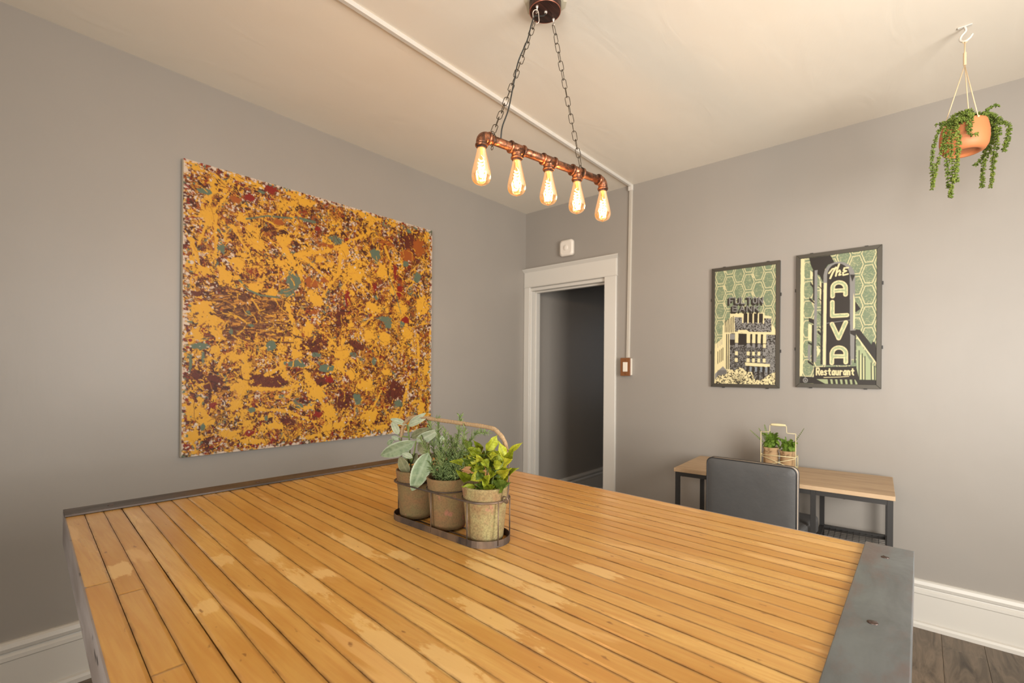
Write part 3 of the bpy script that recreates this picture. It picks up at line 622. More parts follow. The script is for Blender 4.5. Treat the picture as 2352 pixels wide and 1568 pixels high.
MINT= [([1.8622, -2.468, 1.1096], [1.8326, -2.456, 1.1417], 0.0204, 1), ([1.8646, -2.427, 1.1048], [1.8718, -2.461, 1.1347], 0.0139, 0), ([1.8958, -2.446, 1.1131], [1.9171, -2.429, 1.1494], 0.0248, 2), ([1.9712, -2.466, 1.1053], [1.9669, -2.479, 1.1464], 0.018, 2), ([1.9711, -2.45, 1.1223], [2.0094, -2.456, 1.1431], 0.0107, 2), ([1.9516, -2.444, 1.0932], [2.0112, -2.486, 1.1314], 0.0174, 0), ([1.9093, -2.43, 1.0405], [1.9911, -2.458, 1.0878], 0.0293, 0), ([1.8537, -2.442, 1.0753], [1.8236, -2.492, 1.0875], 0.0185, 0), ([1.8761, -2.464, 1.0838], [1.8682, -2.495, 1.096], 0.0157, 1), ([1.8558, -2.454, 1.1094], [1.8109, -2.443, 1.0827], 0.0206, 2), ([1.87, -2.439, 1.0977], [1.9068, -2.428, 1.1054], 0.0161, 2), ([1.9316, -2.438, 1.0742], [1.9339, -2.454, 1.1207], 0.0199, 0), ([1.8343, -2.429, 1.026], [1.8451, -2.49, 1.0653], 0.0201, 0), ([1.899, -2.452, 1.065], [1.8765, -2.478, 1.0468], 0.0246, 2), ([1.8236, -2.435, 1.03], [1.8486, -2.433, 1.0161], 0.0213, 2), ([1.933, -2.452, 1.0338], [1.982, -2.468, 1.0565], 0.0263, 1), ([1.8911, -2.45, 1.0433], [1.9282, -2.466, 1.0327], 0.0225, 0), ([1.8756, -2.428, 1.0693], [1.9267, -2.446, 1.0935], 0.0208, 0), ([1.8657, -2.431, 1.0684], [1.8107, -2.423, 1.0572], 0.0208, 0), ([1.9122, -2.44, 1.0762], [1.9375, -2.473, 1.0631], 0.0201, 0), ([1.8605, -2.439, 1.0781], [1.9177, -2.481, 1.1091], 0.0208, 1), ([1.9676, -2.465, 1.0919], [2.008, -2.492, 1.1135], 0.017, 2), ([1.9353, -2.477, 1.0678], [1.8817, -2.437, 1.0236], 0.0193, 2), ([1.9196, -2.428, 1.0575], [2.0029, -2.495, 1.0869], 0.0202, 2), ([1.8574, -2.436, 1.0865], [1.8365, -2.432, 1.1115], 0.0185, 0), ([1.9115, -2.446, 1.0949], [1.9333, -2.44, 1.088], 0.0156, 2), ([1.8899, -2.439, 1.0321], [1.8942, -2.472, 1.0298], 0.0159, 1), ([1.9268, -2.452, 1.0449], [1.911, -2.422, 1.0598], 0.0176, 1), ([1.9218, -2.482, 1.1011], [1.9437, -2.489, 1.0879], 0.0173, 0), ([1.8502, -2.425, 1.0372], [1.8621, -2.424, 1.0599], 0.0211, 1)]
MINT_STEMS= [[[1.8963, -2.452, 1.0288], [1.8802, -2.452, 1.06], [1.8538, -2.452, 1.1066]], [[1.8929, -2.442, 1.0264], [1.8955, -2.442, 1.0719], [1.8985, -2.452, 1.1141]], [[1.9179, -2.452, 1.0324], [1.9296, -2.452, 1.0673], [1.9472, -2.452, 1.0829], [1.9587, -2.452, 1.1017]], [[1.8927, -2.432, 1.0245], [1.9291, -2.432, 1.0774], [1.9728, -2.452, 1.1228]], [[1.8736, -2.432, 1.0213], [1.8472, -2.432, 1.0519], [1.8574, -2.452, 1.0772]]]
ROS= [[[1.7389, -2.452, 1.022], [1.7391, -2.452, 1.0735], [1.7358, -2.452, 1.1247], [1.7288, -2.452, 1.1757]], [[1.7501, -2.452, 1.0237], [1.7601, -2.442, 1.0748], [1.7952, -2.442, 1.1415], [1.8052, -2.442, 1.1853]], [[1.7611, -2.452, 1.0255], [1.7708, -2.432, 1.0651], [1.8194, -2.432, 1.1191], [1.8527, -2.432, 1.1483], [1.8882, -2.432, 1.1516]], [[1.7276, -2.452, 1.0202], [1.724, -2.462, 1.0582], [1.7005, -2.462, 1.0898], [1.6723, -2.462, 1.1219]], [[1.772, -2.452, 1.0272], [1.8075, -2.462, 1.0649], [1.8309, -2.462, 1.1144], [1.8404, -2.462, 1.1615]], [[1.7501, -2.452, 1.0213], [1.7033, -2.432, 1.056], [1.687, -2.432, 1.1049], [1.6743, -2.432, 1.1678]], [[1.7575, -2.452, 1.0225], [1.773, -2.472, 1.0592], [1.7831, -2.472, 1.1079], [1.779, -2.472, 1.1547]], [[1.7828, -2.452, 1.0265], [1.8255, -2.472, 1.0551], [1.8421, -2.472, 1.0712], [1.8584, -2.472, 1.0916]], [[1.772, -2.452, 1.0248], [1.7599, -2.432, 1.0636], [1.7631, -2.432, 1.1008], [1.7591, -2.432, 1.1298]], [[1.7427, -2.452, 1.0201], [1.7438, -2.472, 1.043], [1.7324, -2.472, 1.0559], [1.7208, -2.472, 1.0739]], [[1.7648, -2.452, 1.0236], [1.781, -2.457, 1.0461], [1.8053, -2.457, 1.0827], [1.8589, -2.457, 1.1078]]]
VINES= [[[2.7457, -0.731, 2.279], [2.7136, -0.7589, 2.2645], [2.6925, -0.7773, 2.2169], [2.6804, -0.7878, 2.1363], [2.6826, -0.7858, 2.0652], [2.6829, -0.7856, 2.0131]], [[2.7488, -0.7416, 2.2784], [2.7205, -0.7662, 2.2499], [2.7102, -0.7751, 2.1791], [2.6964, -0.7871, 2.1083], [2.6827, -0.799, 2.0234]], [[2.7539, -0.6975, 2.2994], [2.7286, -0.7194, 2.2896], [2.6926, -0.7507, 2.2748]], [[2.7618, -0.7568, 2.2678], [2.7443, -0.772, 2.249], [2.7343, -0.7807, 2.1697], [2.7383, -0.7772, 2.0765], [2.7354, -0.7797, 1.9693]], [[2.7682, -0.7645, 2.2671], [2.7508, -0.7796, 2.2484], [2.7514, -0.7791, 2.1511], [2.7484, -0.7817, 2.0723], [2.7315, -0.7964, 1.9748]], [[2.7653, -0.7538, 2.2725], [2.7478, -0.7689, 2.2537], [2.7587, -0.7595, 2.1932], [2.7523, -0.7651, 2.1], [2.7527, -0.7647, 2.0301]], [[2.7553, -0.7492, 2.2778], [2.7342, -0.7675, 2.2541], [2.7206, -0.7794, 2.1744], [2.7246, -0.7758, 2.0807], [2.7286, -0.7724, 2.0105]], [[2.7821, -0.7524, 2.2765], [2.7823, -0.7523, 2.2534], [2.786, -0.749, 2.2117], [2.8088, -0.7292, 2.2096]], [[2.7933, -0.7294, 2.2914], [2.7935, -0.7293, 2.2635], [2.7884, -0.7337, 2.2261]], [[2.8344, -0.5613, 2.342], [2.8491, -0.5485, 2.3619], [2.8713, -0.5292, 2.3818], [2.8824, -0.5195, 2.377]], [[2.8418, -0.5548, 2.3372], [2.8678, -0.5323, 2.3424], [2.9014, -0.5031, 2.3132], [2.9127, -0.4933, 2.2838], [2.8947, -0.5089, 2.1951]], [[2.8513, -0.5201, 2.3432], [2.8852, -0.4907, 2.3287], [2.919, -0.4613, 2.3141], [2.9156, -0.4642, 2.2545], [2.9046, -0.4738, 2.2096]], [[2.8514, -0.5201, 2.3383], [2.8741, -0.5003, 2.3037], [2.882, -0.4934, 2.2293], [2.8712, -0.5028, 2.1546], [2.8624, -0.5105, 2.0601]], [[2.8561, -0.5027, 2.3487], [2.8789, -0.4829, 2.319], [2.8793, -0.4826, 2.2591], [2.8684, -0.492, 2.184], [2.869, -0.4915, 2.0841]], [[2.8506, -0.481, 2.3545], [2.8737, -0.4609, 2.3194], [2.8628, -0.4704, 2.2284], [2.8441, -0.4866, 2.1677], [2.837, -0.4927, 2.0667]], [[2.8526, -0.4528, 2.3653], [2.8723, -0.4356, 2.2789], [2.8267, -0.4752, 2.1815], [2.8152, -0.4852, 2.1763]], [[2.8574, -0.4353, 2.3708], [2.8733, -0.4215, 2.3095], [2.8467, -0.4446, 2.2221], [2.8437, -0.4473, 2.0837]], [[2.7907, -0.6523, 2.3196], [2.7797, -0.6618, 2.334], [2.7543, -0.6838, 2.3241], [2.7326, -0.7027, 2.3046]], [[2.8072, -0.6644, 2.3088], [2.7891, -0.6801, 2.3277], [2.7676, -0.6988, 2.3132], [2.7462, -0.7174, 2.2844]], [[2.8325, -0.5894, 2.331], [2.8545, -0.5703, 2.3361], [2.8804, -0.5478, 2.3169], [2.8844, -0.5443, 2.2537]]]
sg = herb_pot('potted_sage', 1.645, 'weathered pot of broad-leaved grey-green sage, left of three in the wire carrier', 'potted herb', 1)
ro = herb_pot('potted_rosemary', 1.773, 'weathered pot of needle-leaved rosemary, middle of three in the wire carrier', 'potted herb', 2)
mi = herb_pot('potted_mint', 1.900, 'weathered pot of yellow-green mint, right of three in the wire carrier', 'potted herb', 3)
rnd = random.Random(4)
for st in SAGE_STEMS: MB().tube([p-sg.location for p in smooth_path(st, 5)], 0.0021, 7).build('stem', M_STEM, sg)
for b, t, w, ci in SAGE: leaf_obj('leaf', sg, b, t, w, M_SAGE, ci, rnd, serr=0.018, cup=0.22, droop=0.16, face=0.4)
for st in MINT_STEMS: MB().tube([p-mi.location for p in smooth_path(st, 5)], 0.0016, 7).build('stem', M_STEM, mi)
for b, t, w, ci in MINT: leaf_obj('leaf', mi, b, t, w*1.15, M_MINT, ci, rnd, serr=0.07, ruffle=0.6, cup=0.3, droop=0.22, kind='mint', face=0.7)
for k in range(46):
    a = rnd.uniform(0, 2*PI); h = rnd.uniform(0.110, 0.20); r0 = rnd.uniform(0.0, 0.026); r1 = r0+rnd.uniform(0.022, 0.036)
    b = mi.location+Vector((r0*math.cos(a), r0*math.sin(a), h)); t = mi.location+Vector((r1*math.cos(a), r1*math.sin(a), h+rnd.uniform(-0.012, 0.022)))
    leaf_obj('leaf', mi, b, t, rnd.uniform(0.014, 0.022), M_MINT, rnd.choice([0, 0, 1, 1, 2]), rnd, serr=0.07, ruffle=0.6, cup=0.3, droop=0.2, kind='mint', face=1.1)
def needle(mb, p, d, Ln, w):
    d = d.normalized(); s = d.orthogonal().normalized(); q = rnd.uniform(0, 2*PI); s = (Matrix.Rotation(q, 3, d) @ s); n = d.cross(s)
    cv_ = rnd.uniform(-0.1, 0.35); pts = [p, p+d*Ln*0.55+Vector((0, 0, 0.18*Ln)), p+d*Ln+Vector((0, 0, cv_*Ln))]
    vs = [pts[0]-s*w*0.3, pts[0]+s*w*0.3, pts[0]+n*w*0.3, pts[1]-s*w*0.5, pts[1]+s*w*0.5, pts[1]+n*w*0.5, pts[2]]
    mb.add(vs, [(0, 1, 4, 3), (1, 2, 5, 4), (2, 0, 3, 5), (3, 4, 6), (4, 5, 6), (5, 3, 6)], True)
def sprig(path, dens=1.0):
    P = smooth_path(path, 8); P = [p-ro.location for p in P]
    sp = MB().tube(P, 0.0011, 6).build('sprig', M_STEM, ro); mb = MB(); acc = 0
    tot = sum((P[i+1]-P[i]).length for i in range(len(P)-1)); run = 0
    for i in range(len(P)-1):
        seg = P[i+1]-P[i]; L_ = seg.length; dd = seg.normalized(); acc += L_; run += L_
        while acc > 0.0034/dens:
            acc -= 0.0034/dens
            for q in range(3):
                a = rnd.uniform(0, 2*PI); o = dd.orthogonal().normalized(); o = Matrix.Rotation(a, 3, dd) @ o
                f = run/tot; needle(mb, P[i]+seg*rnd.random(), o+dd*rnd.uniform(0.3, 0.9)*(0.6+f), rnd.uniform(0.014, 0.025)*(1.0-0.35*f), 0.0023)
    tag(mb.build('needles', M_ROS, sp), kind='stuff')
for st in ROS: sprig(st)
for k in range(12):
    a = rnd.uniform(0, 2*PI); r1 = rnd.uniform(0.02, 0.055); h = rnd.uniform(0.15, 0.225)
    sprig([ro.location+Vector((0.02*math.cos(a), 0.02*math.sin(a), 0.105)), ro.location+Vector((0.6*r1*math.cos(a), 0.6*r1*math.sin(a), 0.15)), ro.location+Vector((r1*math.cos(a), r1*math.sin(a), h))], 0.9)

# wire carrier
cc = Vector((1.7725, -2.452, ZT)); ca = empty('herb_carrier', cc, 'rusty wire carrier with jute-wrapped handle holding three herb pots', 'carrier')
def stad(x0, x1, r, z, n=14):
    return [Vector((x1+r*math.cos(a), r*math.sin(a), z)) for a in [-PI/2+PI*k/n for k in range(n+1)]]+[Vector((x0+r*math.cos(a), r*math.sin(a), z)) for a in [PI/2+PI*k/n for k in range(n+1)]]
o_ = stad(-0.1275, 0.1275, 0.0575, 0); i_ = stad(-0.1275, 0.1275, 0.0560, 0); n = len(o_); mb = MB()
vs = [p+Vector((0, 0, z)) for z in (0.0, 0.0155) for p in o_]+[p+Vector((0, 0, z)) for z in (0.0, 0.0155) for p in i_]
mb.add(vs, [(k, (k+1) % n, n+(k+1) % n, n+k) for k in range(n)]+[(3*n+k, 3*n+(k+1) % n, 2*n+(k+1) % n, 2*n+k) for k in range(n)]+[(n+k, n+(k+1) % n, 3*n+(k+1) % n, 3*n+k) for k in range(n)]+[(2*n+k, 2*n+(k+1) % n, (k+1) % n, k) for k in range(n)]); mb.build('base_band', M_IRON, ca)
mb = MB()
for x in (-0.1275, 0.0, 0.1275): mb.tube([(x, -0.056, 0.0018), (x, 0.056, 0.0018)], 0.0016, 6)
for y in (-0.02, 0.02): mb.tube([(-0.18, y, 0.0018), (0.18, y, 0.0018)], 0.0016, 6)
mb.build('base_wires', M_IRON, ca)
ZR = 0.099
for x in (-0.1275, 0.0, 0.1275): MB().torus((x, 0, ZR), (0, 0, 1), 0.0535, 0.0016, 36, 6).build('pot_ring', M_IRON, ca)
mb = MB().tube(stad(-0.1275, 0.1275, 0.0565, ZR-0.001, 14), 0.0019, 7, closed=True)
for s in (-1, 1): mb.torus((s*0.189, 0, ZR+0.004), (0, 1, 0.3), 0.008, 0.0016, 14, 6)
mb.build('top_ring', M_IRON, ca)
for x, y in ((-0.181, -0.018), (0.003, -0.0572), (0.127, -0.0572), (0.183, -0.016), (-0.062, 0.0572), (0.068, 0.0572), (0.165, 0.0425)):
    MB().tube([(x, y, 0.004), (x, y, ZR)], 0.0014, 7).build('upright', M_IRON, ca)
hp = [(1.9655, 1.008), (1.971, 1.045), (1.969, 1.105), (1.958, 1.141), (1.938, 1.16), (1.912, 1.1685), (1.82, 1.171), (1.726, 1.173), (1.663, 1.175), (1.626, 1.172), (1.60, 1.160), (1.584, 1.141), (1.578, 1.115), (1.578, 1.045), (1.581, 1.008)]
hpw = smooth_path([(x-cc.x, 0, z-cc.z) for x, z in hp], 10); MB().tube(hpw, 0.0017, 8).build('handle_wire', M_IRON, ca)
jp = smooth_path([(x-cc.x, 0, z-cc.z) for x, z in hp[2:13]], 26); MB().tube(jp, 0.005, 10, rr=[0.0048+0.00045*math.sin(i*2.3)+(0.0003*math.sin(i*0.37)) for i in range(len(jp))]).build('jute_wrap', M_JUTE, ca)

# ================================================================== HANGING PLANTER
hc = Vector((2.777, -0.642, 2.178)); hk = empty('ceiling_hook', (2.777, -0.628, H), 'white metal hook screwed to the ceiling above the terracotta planter', 'hook')
MB().box(-0.022, 0.022, -0.007, 0.007, -0.004, -0.0004).build('base_plate', M_TRIM, hk, 0.002)
MB().tube(smooth_path([(0.0, 0, -0.003), (0.003, 0, -0.020), (-0.010, -0.004, -0.038), (-0.013, -0.008, -0.056), (0.0, -0.014, -0.068), (0.014, -0.014, -0.060), (0.022, -0.010, -0.046)], 6), 0.0042, 10, rr=None).build('hook', M_TRIM, hk)
hpn = empty('hanging_planter', hc, 'terracotta bowl planter with trailing green succulent hanging on cream strings by the wall', 'hanging planter')
MB().lathe([(0.0, 0.010), (0.036, 0.010), (0.041, 0.007), (0.045, 0.001), (0.052, 0.0), (0.063, 0.006), (0.0715, 0.022), (0.0750, 0.048), (0.0745, 0.075), (0.0705, 0.100), (0.0675, 0.113), (0.0660, 0.1155), (0.0635, 0.114), (0.0655, 0.100), (0.0690, 0.07), (0.066, 0.03), (0, 0.02)], 56).build('pot', M_TERRA, hpn)
MB().lathe([(0.066, 0.092), (0.04, 0.100), (0, 0.102)], 24).build('soil', M_SOIL, hpn)
kn = Vector((0.0, -0.008, 0.345)); tp = Vector((0.0, -0.001, 0.4445)); ftl = Vector((-0.6558, 0.7549, 0)); rl = Vector((0.7549, 0.6558, 0))
for a, b in ((-0.067, 0.014), (-0.012, -0.068), (0.056, 0.034)):
    e = rl*a+ftl*b+Vector((0, 0, 0.108)); mb = MB().tube([kn, e+Vector((0, 0, 0.002))], 0.0017, 7); mb.lathe([(0, -0.004), (0.0035, -0.003), (0.004, 0), (0.0035, 0.003), (0, 0.004)], 10, Matrix.Translation(e*1.015)); mb.build('string', M_STRING, hpn)
MB().tube([kn, tp], 0.0024, 8).torus(tp+Vector((0, 0, -0.002)), (0, 1, 0), 0.0062, 0.0015, 14, 6).build('string', M_STRING, hpn)
kz = [kn+(tp-kn)*(k/40*0.52) for k in range(41)]; MB().tube(kz, 0.005, 10, rr=[0.0046+0.0008*(k % 2) for k in range(41)]).build('wrapped_knot', M_STRING, hpn)
def bead(mb, p, d, Ln, r):
    d = d.normalized(); s = d.orthogonal().normalized(); n = d.cross(s); vs = [p]; k = 5
    for f, q in ((0.25, 0.8), (0.6, 1.0), (0.88, 0.6)):
        vs += [p+d*Ln*f+(s*math.cos(2*PI*j/k+f)+n*math.sin(2*PI*j/k+f))*r*q for j in range(k)]
    vs.append(p+d*Ln); fs = [(0, 1+(j+1) % k, 1+j) for j in range(k)]
    for g in range(2): fs += [(1+g*k+j, 1+g*k+(j+1) % k, 1+(g+1)*k+(j+1) % k, 1+(g+1)*k+j) for j in range(k)]
    fs += [(1+2*k+j, 1+2*k+(j+1) % k, 3*k+1) for j in range(k)]; mb.add(vs, fs, True)
def vine(path):
    P = [p-hc for p in smooth_path(path, 7)]
    v = MB().tube(P, 0.0009, 5).build('vine', M_VINE, hpn); mb = MB(); acc = 0
    for i in range(len(P)-1):
        seg = P[i+1]-P[i]; acc += seg.length; dd = seg.normalized()
        while acc > 0.0048:
            acc -= 0.0048; p = P[i]+seg*rnd.random()
            for q in range(4):
                o = Matrix.Rotation(rnd.uniform(0, 2*PI), 3, dd) @ dd.orthogonal().normalized(); bead(mb, p, o+dd*rnd.uniform(0.0, 0.8)+Vector((0, 0, -0.2)), rnd.uniform(0.0070, 0.0112), rnd.uniform(0.0020, 0.0028))
    tag(mb.build('leaves', M_SUCC, v), kind='stuff')
for p in VINES: vine([hc+Vector((rnd.uniform(-0.03, 0.03), rnd.uniform(-0.03, 0.03), 0.105))]+[Vector(q) for q in p])
for k in range(9):
    a = rnd.uniform(0, 2*PI); vine([hc+Vector((0.02*math.cos(a), 0.02*math.sin(a), 0.10)), hc+Vector((0.045*math.cos(a), 0.045*math.sin(a), 0.128)), hc+Vector((0.072*math.cos(a), 0.072*math.sin(a), 0.120))])

# ================================================================== DESK
RZ = math.radians(3.2); dk = empty('writing_desk', (2.0735, -0.347, 0), 'narrow light-oak desk on a black tube frame against the back wall', 'desk', rz=RZ)
MB().box(-0.485, 0.485, -0.25, 0.25, 0.741, 0.761).build('desktop', M_DESK, dk, 0.001, 1)
for x0 in (-0.478, 0.168, 0.456):
    for y0 in (-0.245, 0.223): MB().box(x0, x0+0.022, y0, y0+0.022, 0, 0.7405).build('leg', M_BLACKMETAL, dk, 0.001, 1)
mb = MB()
for y0 in (-0.245, 0.223): mb.box(-0.456, 0.168, y0, y0+0.022, 0.7185, 0.7405); mb.box(0.190, 0.456, y0, y0+0.022, 0.7185, 0.7405)
for x0 in (-0.478, 0.456): mb.box(x0, x0+0.022, -0.223, 0.223, 0.7185, 0.7405)
mb.build('top_rail', M_BLACKMETAL, dk)
for z0 in (0.435, 0.14):
    mb = MB()
    for y0 in (-0.245, 0.223): mb.box(0.190, 0.456, y0, y0+0.022, z0, z0+0.022)
    for x0 in (0.168, 0.456): mb.box(x0, x0+0.022, -0.223, 0.223, z0, z0+0.022)
    sh = mb.build('shelf_frame', M_BLACKMETAL, dk); mb = MB()
    for k in range(9): x = 0.19+0.266*(k+1)/10; mb.tube([(x, -0.23, z0+0.012), (x, 0.23, z0+0.012)], 0.0014, 6)
    for k in range(14): y = -0.223+0.446*(k+1)/15; mb.tube([(0.185, y, z0+0.014), (0.46, y, z0+0.014)], 0.0014, 6)
    mb.build('wire_mesh', M_BLACKMETAL, sh)
for x in (-0.44, 0.0, 0.3): cyl(MB(), (x, -0.234, 0.7155), (x, -0.234, 0.7186), 0.004, 8).build('screw', M_SCREW, dk)

# ================================================================== CHAIR
ch = empty('desk_chair', (2.048, -0.60, 0), 'charcoal leather chair with black piping tucked under the light-oak desk', 'chair', rz=math.radians(-3.5))
def rrect(w0, w1, z0, z1, r, n=6):
    pts = []
    for cx, cz, a0 in ((w1-r, z1-r, 0), (w0+r, z1-r, PI/2), (w0+r, z0+r, PI), (w1-r, z0+r, 3*PI/2)):
        for k in range(n+1): a = a0+PI/2*k/n; pts.append((cx+r*math.cos(a), cz+r*math.sin(a)))
    return pts
def cushion_panel(y0, y1, inset, bulge, w0=-0.200, w1=0.200, z0=0.47, z1=0.872, r=0.028):
    ring = rrect(w0, w1, z0, z1, r); cx, cz = (w0+w1)/2, (z0+z1)/2; vs = []; lev = [(1.0, 0), (0.93, 0.5), (0.8, 0.85), (0.5, 1.0)]
    for f, b in lev: vs += [(cx+(x-cx)*f, y0+(y1-y0)*0+bulge*b, cz+(z-cz)*f) for x, z in ring]
    vs.append((cx, y0+bulge, cz)); n = len(ring)
    fs = [(i*n+k, i*n+(k+1) % n, (i+1)*n+(k+1) % n, (i+1)*n+k) for i in range(len(lev)-1) for k in range(n)]+[(3*n+k, 3*n+(k+1) % n, 4*n) for k in range(n)]
    return vs, fs
yb = -0.190; yf_ = -0.158
mb = MB(); vs, fs = cushion_panel(yb, yf_, 0, -0.010); mb.add(vs, fs, True); vs, fs = cushion_panel(yf_, yf_, 0, 0.012); mb.add(vs, [f[::-1] for f in fs], True); bk = mb.build('backrest', M_LEATHER, ch)
ring = rrect(-0.200, 0.200, 0.47, 0.872, 0.028); n = len(ring); mb = MB(); mb.add([(x, yb, z) for x, z in ring]+[(x, yf_, z) for x, z in ring], [(k, (k+1) % n, n+(k+1) % n, n+k) for k in range(n)], True); tag(mb.build('gusset', M_EDGE_SHEEN, bk), 'side strip with the ceiling reflection painted pale beige')
mb = MB(); mb.tube([(x, yb, z) for x, z in ring], 0.0032, 7, closed=True); mb.tube([(x, yf_, z) for x, z in ring], 0.0032, 7, closed=True); mb.build('piping', M_PIPING, bk)
MB().box(-0.195, 0.195, -0.14, 0.27, 0.475, 0.565).build('seat', M_LEATHER, ch, 0.02, 4)
for x in (-0.19, 0.19):
    for y in (-0.12, 0.23): MB().tube([(x, y, 0), (x, y, 0.48)], 0.013, 10).build('leg', M_BLACKMETAL, ch)

# ================================================================== FERN RACK ON THE DESK
fr = empty('fern_rack', (2.045, -0.205, 0.7615), 'cream wire carrier holding two small ferns on the desk by the wall', 'carrier', rz=math.radians(3))
WR = 0.0022
for y in (-0.045, 0.045):
    for x in (-0.086, 0.086): MB().tube([(x, y, WR), (x, y, 0.203 if y < 0 else 0.075)], WR, 7).build('post', M_CREAM, fr)
mb = MB()
for z in (WR, 0.072):
    for y in (-0.045, 0.045): mb.tube([(-0.086, y, z), (0.086, y, z)], WR, 7)
    for x in (-0.086, 0.086): mb.tube([(x, -0.045, z), (x, 0.045, z)], WR, 7)
mb.build('frame_wires', M_CREAM, fr)
mb = MB()
for y in (-0.045, 0.045): mb.tube([(-0.086, y, 0.066), (0.0, y, 0.036), (0.086, y, 0.006)], 0.0018, 7); mb.tube([(-0.086, y, 0.006), (0.0, y, 0.036), (0.086, y, 0.066)], 0.0018, 7)
for k in range(5): mb.tube([(-0.086+0.043*k, -0.045, WR), (-0.086+0.043*k, 0.045, WR)], 0.0014, 6)
mb.build('cross_brace', M_CREAM, fr)
MB().tube([(-0.086, -0.045, 0.203), (-0.046, -0.045, 0.203), (-0.042, -0.045, 0.208), (-0.041, -0.045, 0.240), (-0.036, -0.045, 0.246), (0.036, -0.045, 0.246), (0.041, -0.045, 0.240), (0.042, -0.045, 0.208), (0.046, -0.045, 0.203), (0.086, -0.045, 0.203)], 0.0018, 7).build('handle_wire', M_CREAM, fr)
MB().tube([(-0.037+0.074*k/12, -0.045, 0.246) for k in range(13)], 0.006, 14, rr=[0.003+0.0045*math.sin(PI*(k+1)/14)**0.5 for k in range(13)]).build('handle_grip', M_CREAM, fr)
def frond(par, b, t, w, curl):
    b = Vector(b); t = Vector(t); m = (b+t)/2+Vector((0, 0, curl)); P = smooth_path([b, m, t], 9); mb = MB().tube(P, 0.0007, 5)
    for i in range(2, len(P)-1):
        d = (P[i+1]-P[i-1]).normalized(); s = d.cross(Vector((0, -0.3, 1))).normalized(); f = i/len(P); wl_ = w*math.sin(PI*min(1, f*0.9+0.12))**0.8
        for sg_ in (-1, 1):
            e = P[i]+s*sg_*wl_+d*wl_*0.35; q = d*0.0018; mb.add([P[i]-q, P[i]+q, e*0.5+P[i]*0.5+q*1.3, e, e*0.5+P[i]*0.5-q*1.3], [(0, 1, 2, 3, 4)] if sg_ > 0 else [(4, 3, 2, 1, 0)])
    return mb.build('frond', M_FERN, par)
for nm_, x, lab, rs in (('potted_fern', 2.003, 'small fern in burlap-wrapped pot, left one in the cream wire carrier', 5), ('potted_fern', 2.087, 'small fern in burlap-wrapped pot, right one in the cream wire carrier', 8)):
    c = Vector((x, -0.205+(x-2.045)*0.052, 0.7665)); e = empty(nm_, c, lab, 'potted fern', 'potted ferns in the cream wire carrier'); r = random.Random(rs)
    tall = 0.012 if x < 2.05 else 0.0
    MB().lathe([(0.030, 0.0), (0.034, 0.006), (0.038, 0.04), (0.037, 0.062+tall), (0.034, 0.074+tall), (0.036, 0.082+tall), (0.041, 0.095+tall), (0.039, 0.096+tall), (0.033, 0.084+tall), (0, 0.083+tall)], 40, wob=lambda a, z: (0.06*math.sin(7*a+rs)+0.04*math.sin(4*a)) if z > 0.07 else 0.02*math.sin(5*a)).build('burlap_wrap', M_BURLAP, e)
    mb = MB().torus((0, 0, 0.074+tall), (0, 0, 1), 0.0355, 0.0014, 24, 6)
    for sg_ in (-1, 1): mb.tube([(0.004*sg_, -0.037, 0.074+tall), (0.016*sg_, -0.042, 0.079+tall), (0.012*sg_, -0.042, 0.068+tall), (0.002*sg_, -0.038, 0.073+tall)], 0.0012, 6)
    mb.build('string_bow', M_JUTE, e)
    zt = 0.085+tall
    for k in range(48):
        a = r.uniform(0, 2*PI); rad = r.uniform(0.02, 0.050); h = r.uniform(0.0, 0.10 if x < 2.05 else 0.07); frond(e, (0.008*math.cos(a), 0.008*math.sin(a), zt), (rad*math.cos(a), rad*math.sin(a)*0.8, zt+h), 0.014, 0.03)
    if x < 2.05:
        for t in ((-0.110, -0.01, 0.198), (-0.065, 0.0, 0.212), (-0.035, 0.0, 0.235), (-0.02, -0.02, 0.19), (0.0, -0.02, 0.20)): frond(e, (0, 0, zt), t, 0.010, 0.0)
    else:
        for t in ((0.078, 0.01, 0.228), (0.05, -0.01, 0.15), (-0.01, -0.01, 0.175)): frond(e, (0, 0, zt), t, 0.009, 0.0)

